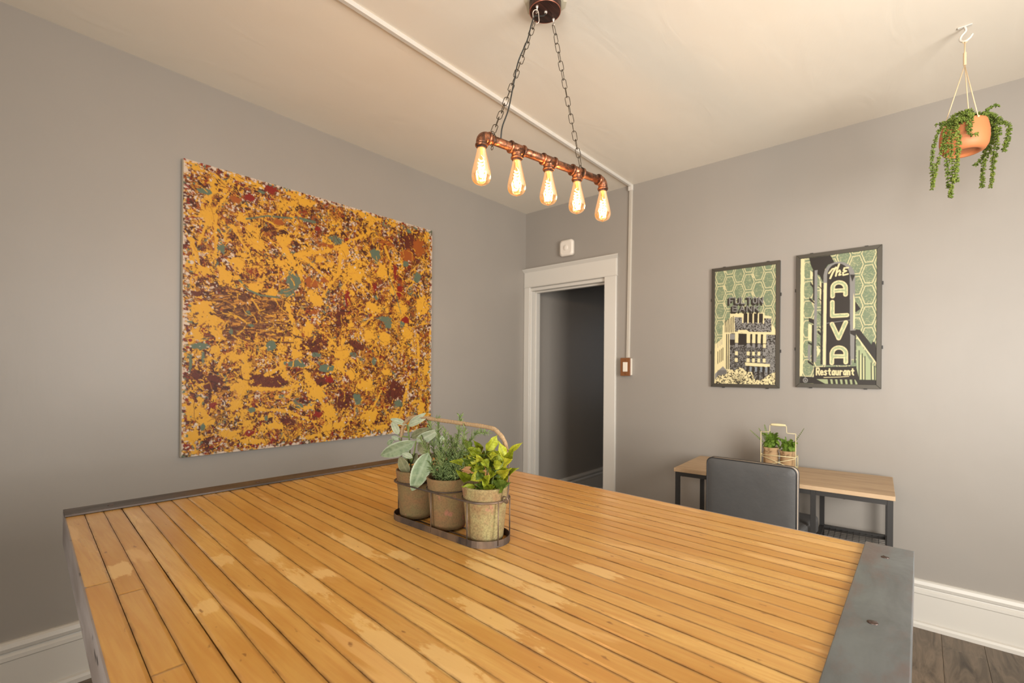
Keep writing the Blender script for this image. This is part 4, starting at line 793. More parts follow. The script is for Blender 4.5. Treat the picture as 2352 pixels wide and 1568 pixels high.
# ================================================================== WALL ART: colour laid on a fine canvas grid
class Art:
    """a flat drawing: W x H cells; drawing units are mapped by the four corners given (tl, tr, br, bl)"""
    def __init__(s, W_, H_, quad, seed):
        s.W = W_; s.H = H_; s.a = np.zeros((H_, W_, 3)); s.h = np.zeros((H_, W_)); s.r = np.random.RandomState(seed)
        A_ = []; Bv = []
        for (x, y), (u, v) in zip(quad, ((0, 0), (W_, 0), (W_, H_), (0, H_))):
            A_ += [[x, y, 1, 0, 0, 0, -u*x, -u*y], [0, 0, 0, x, y, 1, -v*x, -v*y]]; Bv += [u, v]
        hh = np.linalg.solve(np.array(A_, float), np.array(Bv, float)); s.M = np.append(hh, 1).reshape(3, 3)
        s.n1 = s.fbm(6); s.n2 = s.fbm(14); s.yy, s.xx = np.mgrid[0:H_, 0:W_].astype(float)
    def fbm(s, cell):
        out = np.zeros((s.H, s.W)); amp = 1; tot = 0
        while cell >= 1.5:
            gh, gw = int(s.H/cell)+3, int(s.W/cell)+3; g = s.r.rand(gh, gw)*2-1
            y = np.arange(s.H)/cell; x = np.arange(s.W)/cell; yi = y.astype(int); xi = x.astype(int); fy = (y-yi)[:, None]; fx = (x-xi)[None]
            fy = fy*fy*(3-2*fy); fx = fx*fx*(3-2*fx)
            v = (g[yi][:, xi]*(1-fy)*(1-fx)+g[yi+1][:, xi]*fy*(1-fx)+g[yi][:, xi+1]*(1-fy)*fx+g[yi+1][:, xi+1]*fy*fx)
            out += v*amp; tot += amp; amp *= 0.6; cell /= 2
        return out/tot
    def p(s, pts):
        q = np.c_[np.array(pts, float), np.ones(len(pts))] @ s.M.T; return q[:, :2]/q[:, 2:]
    def win(s, q, m):
        x0 = max(0, int(q[:, 0].min()-m)); x1 = min(s.W, int(q[:, 0].max()+m)+2); y0 = max(0, int(q[:, 1].min()-m)); y1 = min(s.H, int(q[:, 1].max()+m)+2); return x0, x1, y0, y1
    def lay(s, x0, x1, y0, y1, al, c, h=0):
        if x1 <= x0 or y1 <= y0: return
        al = np.clip(al, 0, 1)[..., None]; s.a[y0:y1, x0:x1] = s.a[y0:y1, x0:x1]*(1-al)+np.array(c)*al
        if h: s.h[y0:y1, x0:x1] += al[..., 0]*h
    def stroke(s, q, w, c, rough=0.0, h=0, raw=False, w2=None):
        """q in cells (raw) or drawing units; w radius in cells, tapering to w2"""
        if not raw: q = s.p(q)
        q = np.asarray(q, float); w2 = w if w2 is None else w2; mx = max(w, w2)*(1+rough)+1
        x0, x1, y0, y1 = s.win(q, mx)
        if x1 <= x0 or y1 <= y0: return
        X = s.xx[y0:y1, x0:x1]+0.5; Y = s.yy[y0:y1, x0:x1]+0.5; best = np.full(X.shape, -1e9); n = len(q)-1
        for i in range(n):
            a, b = q[i], q[i+1]; d = b-a; L2 = max(1e-9, d@d); t = np.clip(((X-a[0])*d[0]+(Y-a[1])*d[1])/L2, 0, 1)
            ww = w+(w2-w)*(i+t)/n; best = np.maximum(best, ww-np.hypot(X-a[0]-t*d[0], Y-a[1]-t*d[1]))
        if rough: best = best+s.n1[y0:y1, x0:x1]*rough*max(w, 1.5)
        s.lay(x0, x1, y0, y1, best+0.5, c, h)
    def blob(s, c0, rx, ry, c, rough=0.8, h=0, raw=False, ang=0.0):
        if raw: cx, cy = c0
        else:
            q = s.p([c0, (c0[0]+rx, c0[1]), (c0[0], c0[1]+ry)]); cx, cy = q[0]; rx = np.hypot(*(q[1]-q[0])); ry = np.hypot(*(q[2]-q[0]))
        m = max(rx, ry)*(1.6); x0, x1, y0, y1 = s.win(np.array([[cx, cy]]), m)
        if x1 <= x0 or y1 <= y0: return
        X = s.xx[y0:y1, x0:x1]-cx; Y = s.yy[y0:y1, x0:x1]-cy; ca, sa = math.cos(ang), math.sin(ang)
        r = np.hypot((X*ca+Y*sa)/rx, (-X*sa+Y*ca)/ry); v = (1-r+s.n1[y0:y1, x0:x1]*rough*0.8+s.n2[y0:y1, x0:x1]*rough*0.5)*min(rx, ry)
        s.lay(x0, x1, y0, y1, v+0.5, c, h)
    def poly(s, pts, c, noise=None, raw=False):
        q = np.array(pts, float) if raw else s.p(pts); x0, x1, y0, y1 = s.win(q, 1)
        if x1 <= x0 or y1 <= y0: return
        acc = np.zeros((y1-y0, x1-x0))
        for oy in (0.25, 0.75):
            for ox in (0.25, 0.75):
                X = s.xx[y0:y1, x0:x1]+ox; Y = s.yy[y0:y1, x0:x1]+oy; ins = np.zeros(X.shape, bool)
                for i in range(len(q)):
                    (ax, ay), (bx, by) = q[i], q[(i+1) % len(q)]
                    if ay == by: continue
                    ins ^= ((ay > Y) != (by > Y)) & (X < (bx-ax)*(Y-ay)/(by-ay)+ax)
                acc += ins
        al = acc/4
        if noise is not None: al = al*noise[y0:y1, x0:x1]
        s.lay(x0, x1, y0, y1, al, c)
    def mesh(s, name, mat, par, O_, Uv, Vv, relief=None):
        O_, Uv, Vv = Vector(O_), Vector(Uv), Vector(Vv); N = Uv.cross(Vv).normalized()
        gx = np.linspace(0, 1, s.W); gy = np.linspace(0, 1, s.H); G = np.zeros((s.H, s.W, 3))
        hgt = np.zeros((s.H, s.W)) if relief is None else s.h*relief
        for k in range(3): G[..., k] = O_[k]+gx[None]*Uv[k]+gy[:, None]*Vv[k]-N[k]*hgt
        me = bpy.data.meshes.new(name); nv = s.W*s.H; nf = (s.W-1)*(s.H-1)
        me.vertices.add(nv); me.vertices.foreach_set('co', G.reshape(-1)); idx = np.arange(nv).reshape(s.H, s.W)
        F = np.stack([idx[:-1, :-1], idx[1:, :-1], idx[1:, 1:], idx[:-1, 1:]], -1).reshape(-1)
        me.loops.add(nf*4); me.loops.foreach_set('vertex_index', F); me.polygons.add(nf); me.polygons.foreach_set('loop_start', np.arange(nf)*4); me.polygons.foreach_set('loop_total', np.full(nf, 4))
        me.update(calc_edges=True); me.polygons.foreach_set('use_smooth', np.ones(nf, bool))
        ca_ = me.color_attributes.new('paint', 'FLOAT_COLOR', 'POINT'); ca_.data.foreach_set('color', np.concatenate([s.a, np.ones((s.H, s.W, 1))], -1).reshape(-1))
        me.materials.append(mat); o = bpy.data.objects.new(name, me); C.objects.link(o); o.parent = par; return o

def drip_painting():
    s = Art(620, 585, ((90, 48), (1297, 400), (1297, 1360), (85, 1510)), 7); R = s.r
    WHT = sr(190, 172, 154); MAR = sr(84, 34, 20); DK = sr(62, 26, 14); RST = sr(140, 72, 24); RUS = sr(112, 52, 20); YEL = sr(196, 144, 42); YD = sr(150, 100, 30); TEA = sr(84, 96, 78); RED = sr(118, 26, 14); OCH = sr(176, 120, 46)
    s.a[:] = MAR; W_, H_ = s.W, s.H
    def squig(n, wr, Lr, cols, curl=0.5, rough=0.6, h=0):
        for _ in range(n):
            x, y = R.rand()*W_, R.rand()*H_; a = R.rand()*2*PI; L = R.uniform(*Lr); k = max(3, int(L/5)); q = [(x, y)]
            # throws fan out loosely
            c = cols[R.randint(len(cols))]; da = R.randn()*curl*0.2
            for _i in range(k): a += da+R.randn()*curl*0.35; x += math.cos(a)*L/k; y += math.sin(a)*L/k; q.append((x, y))
            w = R.uniform(*wr); s.stroke(np.array(q), w, c, rough, h, raw=True, w2=w*R.uniform(0.2, 0.9))
    def spat(n, rr_, cols, h=0, rough=0.9):
        for _ in range(n):
            r = R.uniform(*rr_); s.blob((R.rand()*W_, R.rand()*H_), r*R.uniform(0.6, 1.6), r*R.uniform(0.6, 1.4), cols[R.randint(len(cols))], rough, h, raw=True, ang=R.rand()*3)
    def warp(n, amp, cell):
        a, b = s.fbm(cell), s.fbm(cell); yy = np.clip(s.yy+a*amp, 0, H_-1).astype(int); xx = np.clip(s.xx+b*amp, 0, W_-1).astype(int); return n[yy, xx]
    def aniso(n, ang, k):
        X = (s.xx*math.cos(ang)+s.yy*math.sin(ang))*k; Y = -s.xx*math.sin(ang)+s.yy*math.cos(ang)
        X = np.abs((X+W_) % (2*W_)-W_+0.5); Y = np.abs((Y+H_) % (2*H_)-H_+0.5); return n[np.clip(Y, 0, H_-1).astype(int), np.clip(X, 0, W_-1).astype(int)]
    def field(th, cell, c, wa=26, wc=30, sharp=9.0, mask=None, h=0, ridge=False, an=None):
        n = s.fbm(cell)
        if an: n = aniso(n, *an)
        n = warp(n, wa, wc); v = (th-np.abs(n)) if ridge else (n-th); al = np.clip(v*sharp*cell/6+0.5, 0, 1)
        if mask is not None: al = al*mask
        s.lay(0, W_, 0, H_, al, c, h)
    region = lambda th, cell: (warp(s.fbm(cell), 30, 40) > th).astype(float)
    field(0.05, 11, RUS, an=(0.9, 0.4)); field(0.14, 8, DK, sharp=12, an=(2.0, 0.4)); field(0.13, 10, RST, sharp=12, an=(0.4, 0.3)); field(0.24, 8, OCH, sharp=12, an=(1.4, 0.3)); field(0.26, 14, RED); field(0.03, 14, DK, ridge=True, sharp=20)
    field(0.22, 4.5, WHT, wa=14, sharp=14, mask=region(-0.02, 46)); field(0.33, 12, TEA); field(0.02, 10, MAR, ridge=True, sharp=24); field(0.025, 12, RST, ridge=True, sharp=20)
    squig(380, (0.6, 1.8), (15, 70), [MAR, DK, RUS, RST], 0.6); spat(200, (1.0, 2.6), [WHT])
    # a brushed dark drag, left of centre
    def brush():
      for _ in range(330):
        x = 430+R.randn()*110; y = 790+R.randn()*55; L = R.uniform(40, 150); s.stroke([(x-L/2, y), (x, y-6+R.randn()*5), (x+L/2, y+4+R.randn()*8)], R.uniform(0.5, 2.4), [sr(88, 50, 30), sr(104, 64, 36), sr(76, 40, 24), OCH][R.randint(4)], 0.5)
    RG = region(0.02, 60)
    field(0.25, 14, YD, wa=30, wc=26, sharp=12, mask=RG, h=0.2, an=(0.5, 0.35)); field(0.22, 18, YEL, wa=34, wc=24, sharp=14, mask=RG, h=0.3, an=(1.2, 0.4)); field(0.25, 18, YEL, wa=34, wc=24, sharp=14, mask=RG, h=0.3, an=(2.3, 0.35))
    field(0.02, 15, YEL, wa=30, wc=30, ridge=True, sharp=22, h=0.3, an=(1.5, 0.4), mask=region(-0.1, 50)); field(0.018, 15, YEL, wa=30, wc=30, ridge=True, sharp=22, h=0.3, an=(0.3, 0.35)); field(0.30, 7, YEL, wa=20, sharp=14, h=0.3)
    brush()
    spat(90, (1.5, 6), [YEL, YEL, YD], 0.3, 1.4); squig(330, (0.6, 2.0), (16, 80), [YEL, YEL, YD], 0.4, 1.1, 0.3)
    for cx, cy, rx, ry in ((150, 710, 60, 14), (490, 1130, 90, 36), (150, 1100, 40, 46), (640, 600, 20, 16), (850, 830, 26, 40), (1130, 1180, 50, 50), (470, 190, 50, 18), (1200, 470, 50, 70), (920, 960, 60, 30), (720, 960, 50, 40), (880, 1220, 50, 40), (600, 1330, 60, 20), (230, 1140, 40, 40), (780, 1130, 40, 30)):
        s.blob((cx, cy), rx, ry, MAR, 1.4)
    for cx, cy, rx, ry in ((380, 150, 18, 12), (330, 290, 14, 10), (530, 510, 26, 20), (640, 480, 24, 16), (920, 520, 24, 18), (900, 370, 26, 8), (760, 385, 30, 10), (480, 1040, 22, 14), (110, 730, 14, 18), (130, 400, 16, 40), (1130, 560, 14, 18), (300, 1370, 20, 10), (1190, 1190, 14, 20)):
        for _ in range(26): s.blob((cx+R.randn()*rx, cy+R.randn()*ry), R.uniform(2, 5), R.uniform(1.5, 4), WHT, 0.6)
    ybl = [(215, 335, 45, 42), (130, 75, 46, 16), (350, 140, 56, 20), (440, 178, 50, 18), (630, 220, 46, 34), (690, 262, 46, 22), (950, 312, 46, 18), (1010, 336, 46, 16), (375, 340, 34, 24), (460, 470, 42, 34), (600, 450, 26, 34), (360, 560, 46, 36), (290, 610, 36, 50), (180, 590, 46, 36), (440, 672, 56, 24), (520, 702, 34, 20), (180, 765, 56, 36), (220, 835, 66, 40), (160, 905, 66, 36), (250, 900, 46, 46), (740, 740, 44, 30), (920, 600, 46, 46), (870, 490, 36, 48), (1060, 600, 32, 36), (1010, 770, 32, 26), (700, 882, 36, 42), (870, 990, 42, 60), (860, 1050, 36, 36), (1070, 920, 30, 32), (980, 1150, 46, 36), (1250, 760, 36, 60), (1150, 780, 36, 36), (1270, 1050, 14, 60), (370, 1165, 54, 40), (350, 1250, 46, 34), (150, 1285, 56, 44), (200, 1335, 56, 34), (140, 1405, 56, 34), (330, 1385, 60, 24), (550, 1345, 42, 26), (460, 1425, 60, 12), (740, 1185, 46, 36), (800, 1280, 44, 44), (720, 1400, 60, 12), (850, 1345, 40, 20), (1000, 1290, 46, 46), (1130, 1295, 46, 28), (1250, 1250, 20, 56), (930, 1392, 60, 8), (1050, 1350, 46, 14), (360, 1010, 50, 26), (250, 980, 40, 30), (560, 560, 28, 24), (790, 640, 24, 26), (1270, 430, 22, 26), (990, 900, 40, 30), (1180, 900, 34, 34), (640, 1000, 36, 20), (920, 1090, 34, 30), (1090, 1080, 30, 26), (700, 1260, 40, 18), (560, 1210, 34, 14), (1210, 1330, 30, 16), (120, 560, 26, 26), (760, 540, 26, 16), (900, 700, 30, 20), (1110, 690, 20, 26)]
    field(0.34, 4, MAR, wa=12, sharp=14, mask=region(0.0, 36)); field(0.36, 5, DK, wa=16, sharp=14)
    for b in ybl: s.blob((b[0], b[1]), b[2]*0.84, b[3]*0.84, YEL, 1.15, 0.6)
    yst = [([(95, 85), (240, 128), (300, 175)], 2.6), ([(240, 150), (215, 300)], 3), ([(250, 330), (250, 560)], 3.4), ([(330, 380), (440, 550)], 3.2), ([(560, 440), (650, 590), (700, 700)], 5), ([(640, 520), (800, 495), (1020, 400)], 4), ([(680, 530), (800, 640)], 3), ([(860, 450), (850, 600), (770, 720)], 5), ([(1070, 480), (1100, 560), (1160, 640)], 2.2), ([(130, 440), (170, 560)], 3), ([(400, 1060), (400, 1150), (360, 1260)], 5.5), ([(420, 1170), (560, 1170), (690, 1150)], 3.4), ([(440, 1270), (600, 1275), (740, 1330)], 3.4), ([(700, 1100), (760, 1200), (800, 1300)], 5.5), ([(500, 1100), (600, 1050)], 3.6), ([(290, 1010), (260, 1080)], 3), ([(1190, 1130), (1150, 1280)], 4), ([(1230, 900), (1240, 1100)], 3), ([(600, 760), (640, 900)], 4), ([(960, 860), (1080, 760)], 2.6), ([(170, 560), (90, 380)], 2.2), ([(215, 335), (110, 330)], 2.4), ([(215, 335), (160, 480)], 2.6), ([(215, 335), (330, 200)], 2.4), ([(215, 335), (300, 430)], 2.2), ([(450, 330), (630, 420)], 2), ([(1270, 580), (1180, 680)], 2.4), ([(920, 600), (1010, 720)], 2.4), ([(920, 600), (850, 700)], 2.4), ([(870, 990), (780, 900)], 2.6), ([(870, 990), (980, 1080)], 2.6), ([(1000, 1290), (1080, 1130)], 2.6), ([(90, 1180), (200, 1300)], 2.6), ([(640, 590), (530, 660)], 2.2), ([(1290, 880), (1290, 1180)], 2.6)]
    for q, w in yst: s.stroke(q, w*1.35, YEL, 1.0, 0.6, w2=w*0.5)
    for cx, cy, rx, ry in ((410, 240, 22, 18), (515, 200, 26, 24), (1120, 600, 8, 46), (1140, 690, 12, 34), (1020, 680, 10, 24), (800, 1120, 22, 18), (750, 1290, 34, 14), (1170, 830, 22, 16), (890, 720, 12, 40), (745, 390, 16, 12), (410, 1385, 26, 14), (240, 1250, 16, 12)): s.blob((cx, cy), rx, ry, RED, 0.9, 0.4)
    for cx, cy, rx, ry in ((715, 655, 40, 22), (780, 470, 36, 12), (1080, 460, 40, 12), (560, 360, 30, 12), (1180, 520, 30, 30), (1230, 480, 24, 40), (780, 640, 18, 14), (350, 250, 26, 16)): s.blob((cx, cy), rx, ry, RST, 1.0, 0.3)
    for cx, cy, rx, ry in ((195, 210, 32, 14), (280, 490, 18, 18), (835, 445, 32, 22), (625, 640, 32, 44), (600, 700, 34, 20), (700, 352, 56, 7), (1020, 515, 22, 24), (1030, 545, 8, 14), (1225, 622, 15, 26), (175, 962, 54, 16), (190, 1020, 9, 38), (128, 1040, 8, 48), (520, 960, 28, 26), (640, 1045, 52, 16), (790, 1065, 36, 18), (1065, 825, 34, 12), (1090, 850, 14, 24), (1030, 725, 10, 12), (410, 800, 14, 11), (425, 860, 22, 7), (325, 888, 10, 14), (1155, 852, 11, 16), (1140, 1232, 20, 20), (940, 1215, 18, 26), (920, 1000, 16, 12), (430, 1270, 18, 12), (470, 213, 20, 7), (190, 1355, 14, 18), (1185, 402, 11, 9), (740, 1000, 20, 10), (500, 1310, 8, 14), (660, 1250, 18, 11), (575, 1205, 16, 9), (1020, 1030, 10, 18), (1170, 560, 12, 14)): s.blob((cx, cy), rx, ry, TEA, 0.7, 0.6)
    s.stroke([(400, 345), (500, 330), (620, 342)], 1.8, TEA, 0.4, 0.4); s.stroke([(365, 640), (410, 690), (470, 715), (560, 725)], 1.8, TEA, 0.4, 0.4); s.stroke([(1090, 620), (1120, 700), (1150, 800)], 1.0, TEA, 0.4)
    field(0.012, 13, sr(150, 96, 30), wa=40, wc=20, ridge=True, sharp=16, mask=region(0.05, 40)*0.8)
    squig(200, (0.35, 0.8), (16, 70), [DK, MAR, OCH, RUS, YD], 0.7, 0.3); squig(260, (0.5, 1.4), (6, 30), [YEL], 0.7, 1.0, 0.3)
    spat(200, (0.8, 1.8), [WHT], 0, 0.6); spat(160, (0.8, 2.2), [RUS, MAR, RST], 0, 0.6)
    # paler unpainted rim
    for _ in range(900):
        e_ = R.randint(4); q_ = R.rand(); o_ = abs(R.randn())*7
        xx_, yy_ = [(q_*W_, o_), (q_*W_, H_-o_), (o_, q_*H_), (W_-o_, q_*H_)][e_]
        s.blob((xx_, yy_), R.uniform(1, 4), R.uniform(1, 3), [WHT, WHT, MAR, RED, TEA][R.randint(5)], 0.8, raw=True)
    d = np.minimum(np.minimum(s.xx, s.W-1-s.xx), np.minimum(s.yy, s.H-1-s.yy)); al = np.clip((2.0+s.n1*12-d)/3, 0, 0.85)
    s.lay(0, s.W, 0, s.H, al, WHT)
    pt = empty('drip_painting', (0.0055, -1.832, 1.5825), 'large square canvas of dripped yellow, rust and maroon paint on the grey wall', 'painting')
    y0, y1, z0, z1 = -0.744, 0.744, -0.703, 0.703
    MB().box(0, 0.029, y0, y1, z0, z1).build('stretched_canvas', M_CANVAS, pt, 0.002, 2)
    s.h = np.clip(s.h, 0, 2.0)
    s.mesh('paint_surface', M_PAINT, pt, (0.0298, y0, z1), (0, y1-y0, 0), (0, 0, z0-z1), 0.0007)
drip_painting()

CR = sr(208, 195, 150); GR = sr(112, 124, 98); INK = sr(42, 37, 32); SIL = sr(124, 122, 118)
def lattice(s, x0, y0, px, py, a, lw, gap, mot):
    # elongated hexagons drawn with doubled lines, green cells worn to cream in places
    s.a[:] = GR; rg_ = s.r
    for _ in range(int(s.W*s.H/26)):
        x, y = rg_.rand()*s.W, rg_.rand()*s.H; L = rg_.uniform(2, 9); an = rg_.choice([0, 0, 0.9, -0.9, 1.57]); q = np.array([(x, y), (x+L*math.cos(an), y+L*math.sin(an))]); s.stroke(q, 0.35, [sr(160, 162, 122), sr(88, 108, 80), sr(178, 174, 132)][rg_.randint(3)], 0, raw=True)
    for i in range(-1, int(s.W/px)+2):
        for j in range(-1, int(s.H/py)+2):
            cx = x0+i*px; cy = y0+(j+(0.5 if i % 2 else 0))*py; w = a/2; sl = px-a
            hexa = [(cx-w, cy-py/2), (cx+w, cy-py/2), (cx+w+sl, cy), (cx+w, cy+py/2), (cx-w, cy+py/2), (cx-w-sl, cy)]
            for sc in (1-gap,):
                h2 = [(cx+(x-cx)*sc, cy+(y-cy)*sc) for x, y in hexa]; s.stroke(np.array(h2+[h2[0]]), lw, CR, 0, raw=True)
            if (i*7+j*3) % 3 == 0: s.stroke(np.array([(cx+w, cy-py/2+3), (cx+w+sl*0.5, cy-py/2+9), (cx+w+sl*0.15, cy-py/2+11), (cx+w+sl*0.7, cy-py/2+18)]), lw, CR, 0, raw=True)
def arc(cx, cy, rx, ry, a0, a1, n=10): return [(cx+rx*math.cos(math.radians(a0+(a1-a0)*k/n)), cy-ry*math.sin(math.radians(a0+(a1-a0)*k/n))) for k in range(n+1)]
GL = {'R': [[(0, 1), (0, 0), (.5, 0), (.62, .25), (.5, .5), (0, .5)], [(.3, .5), (.65, 1)]], 'e': [[(.05, .68), (.6, .68), (.5, .45), (.3, .38), (.08, .5), (.05, .8), (.3, 1), (.58, .92)]],
      's': [[(.55, .45), (.3, .38), (.08, .5), (.3, .66), (.5, .8), (.35, 1), (.03, .93)]], 't': [[(.3, .12), (.3, .85), (.5, 1)], [(.08, .4), (.55, .4)]], 'a': [[(.55, .42), (.3, .38), (.06, .6), (.1, .95), (.35, .98), (.55, .75)], [(.57, .4), (.57, 1)]],
      'u': [[(.06, .4), (.08, .9), (.3, 1), (.52, .85)], [(.55, .4), (.55, 1)]], 'r': [[(.1, .4), (.1, 1)], [(.1, .62), (.3, .42), (.52, .45)]], 'n': [[(.08, .4), (.08, 1)], [(.08, .55), (.3, .4), (.52, .5), (.54, 1)]],
      'F': [[(0, 1), (0, 0), (.6, 0)], [(0, .5), (.45, .5)]], 'U': [[(0, 0), (0, .8), (.15, 1), (.45, 1), (.6, .8), (.6, 0)]], 'L': [[(0, 0), (0, 1), (.6, 1)]], 'T': [[(0, 0), (.66, 0)], [(.33, 0), (.33, 1)]], 'O': [[(.3, 0), (.05, .2), (.05, .8), (.3, 1), (.55, .8), (.55, .2), (.3, 0)]],
      'N': [[(0, 1), (0, 0), (.6, 1), (.6, 0)]], 'B': [[(0, 1), (0, 0), (.45, .05), (.5, .3), (.4, .48), (0, .5)], [(.4, .5), (.6, .72), (.45, 1), (0, 1)]], 'A': [[(0, 1), (.3, 0), (.6, 1)], [(.12, .65), (.48, .65)]], 'K': [[(0, 0), (0, 1)], [(.6, 0), (0, .55)], [(.2, .42), (.62, 1)]]}
def word(s, txt, x, y, w, h, lw, col, slope=0.0, adv=None):
    adv = adv or w/len(txt)
    for i, ch_ in enumerate(txt):
        for st in GL[ch_]: s.stroke([(x+(i+0.12)*adv+px_*adv*1.15, y+py_*h+slope*(i*adv+px_*adv)) for px_, py_ in st], lw, col, 0)
def poster_sign():
    s = Art(210, 400, ((165, 238), (897, 130), (900, 1448), (175, 1448)), 3)
    lattice(s, 24, 40, 33, 62, 22, 0.95, 0.15, 0); P_ = s.poly; ST = s.stroke
    # left building front
    P_([(170, 240), (205, 238), (205, 1350), (175, 1400)], CR)
    P_([(248, 228), (450, 198), (492, 270), (430, 292), (400, 340), (385, 470), (352, 400), (300, 372), (266, 300)], INK)
    P_([(285, 350), (308, 345), (312, 655), (290, 640)], INK); P_([(262, 460), (292, 500), (292, 525), (262, 490)], INK); P_([(255, 610), (315, 670), (315, 685), (255, 640)], INK)
    P_([(262, 350), (284, 370), (284, 440), (262, 430)], CR); P_([(285, 880), (306, 878), (308, 1262), (284, 1240)], INK); P_([(250, 1040), (300, 1070), (300, 1085), (250, 1060)], INK); P_([(250, 1070), (276, 1080), (276, 1230), (250, 1210)], SIL); P_([(250, 1220), (306, 1260), (306, 1280), (250, 1245)], INK)
    P_([(254, 812), (310, 830), (310, 878), (254, 850)], INK); P_([(250, 868), (284, 882), (284, 1040), (250, 1030)], CR)
    P_([(303, 350), (330, 345), (332, 1235), (306, 1240)], SIL); P_([(330, 400), (352, 420), (356, 640), (384, 760), (384, 500), (352, 440)], CR)
    P_([(368, 470), (388, 470), (388, 1262), (370, 1262)], INK); P_([(340, 930), (372, 960), (372, 985), (340, 960)], INK); P_([(334, 1080), (370, 1130), (340, 1190)], CR)
    for y in (500, 620, 760, 900, 1060): ST([(345, y), (382, y+40)], 1.1, INK)
    # sign with rounded head
    P_([(390, 1270), (388, 400)]+[(x, y) for x, y in arc(538, 400, 150, 140, 178, 2)]+[(690, 760), (695, 1205), (665, 1205), (662, 1262)], SIL)
    P_([(395, 1265), (393, 470), (420, 470), (420, 1265)], CR)
    P_([(424, 1268), (422, 400)]+[(x, y) for x, y in arc(530, 400, 108, 122, 178, 2)]+[(644, 760), (655, 1262)], INK)
    P_([(640, 385), (690, 385), (662, 455)], INK); P_([(690, 640), (745, 718), (695, 752)], INK); P_([(674, 560), (692, 640), (692, 900), (676, 920)], CR); P_([(648, 930), (704, 925), (704, 1240), (690, 1240), (690, 980), (650, 960)], INK)
    ST([(422, 862), (648, 826)], 0.8, SIL)
    lw = 6.2
    def big(paths):
        for q in paths: ST(q, lw, CR)
        for q in paths: ST(q, lw*0.5, sr(150, 160, 122), 0.9)
    big([[(477, 600), (477, 520)]+arc(538, 515, 61, 52, 180, 0)+[(600, 580)], [(500, 545), (580, 540)]])
    big([[(475, 655), (477, 790), (615, 780)]])
    big([[(475, 868), (540, 1005), (605, 850)]])
    big([[(478, 1245), (478, 1150)]+arc(545, 1150, 64, 56, 180, 0)+[(610, 1235)], [(500, 1180), (590, 1178)]])
    ST([(440, 375), (470, 335), (522, 318)], 2.4, CR); ST([(505, 318), (475, 370), (452, 425)], 2.6, CR)
    ST([(535, 285), (515, 345), (505, 400)], 2.4, CR); ST([(512, 370), (540, 345), (548, 360), (535, 392), (552, 388)], 2.2, CR)
    ST([(622, 318), (585, 322), (578, 345), (605, 350), (572, 368), (575, 392), (620, 380)], 2.2, CR)
    # lower band
    P_([(310, 1288), (735, 1270), (740, 1400), (900, 1400), (900, 1448), (310, 1448)], INK); P_([(700, 915), (740, 920), (850, 1060), (860, 1030), (885, 1040), (902, 1110), (902, 1260), (705, 965)], INK)
    ST([(715, 990), (900, 1245)], 1.6, CR); P_([(712, 1080), (760, 1070), (830, 1200), (900, 1290), (900, 1400), (740, 1400), (712, 1290)], sr(150, 160, 122)); 
    for x in (735, 765, 790, 850, 880): ST([(x, 1120+(x-735)*1.0), (x+3, 1400)], 1.3, INK)
    for x in (750, 778, 865): ST([(x, 1150+(x-735)*0.9), (x+3, 1390)], 1.0, CR)
    word(s, 'Restaurant', 330, 1296, 365, 66, 1.9, CR, -0.02)
    ST([(405, 1385), (560, 1378), (640, 1370)], 0.9, CR)
    P_([(335, 1402), (700, 1400), (730, 1446), (420, 1446)], sr(146, 154, 116))
    for x in range(440, 720, 46): P_([(x, 1400), (x+24, 1400), (x+34, 1446), (x+6, 1446)], INK)
    P_([(176, 1378), (330, 1385), (330, 1445), (176, 1446)], INK)
    s.blob((229, 1414), 24, 24, SIL, 0); ST([(229, 1385), (229, 1400)], 1.0, SIL); s.blob((229, 1414), 14, 16, INK, 0); s.blob((229, 1418), 8, 8, SIL, 0); ST([(229, 1400), (229, 1414)], 0.7, SIL)
    return s
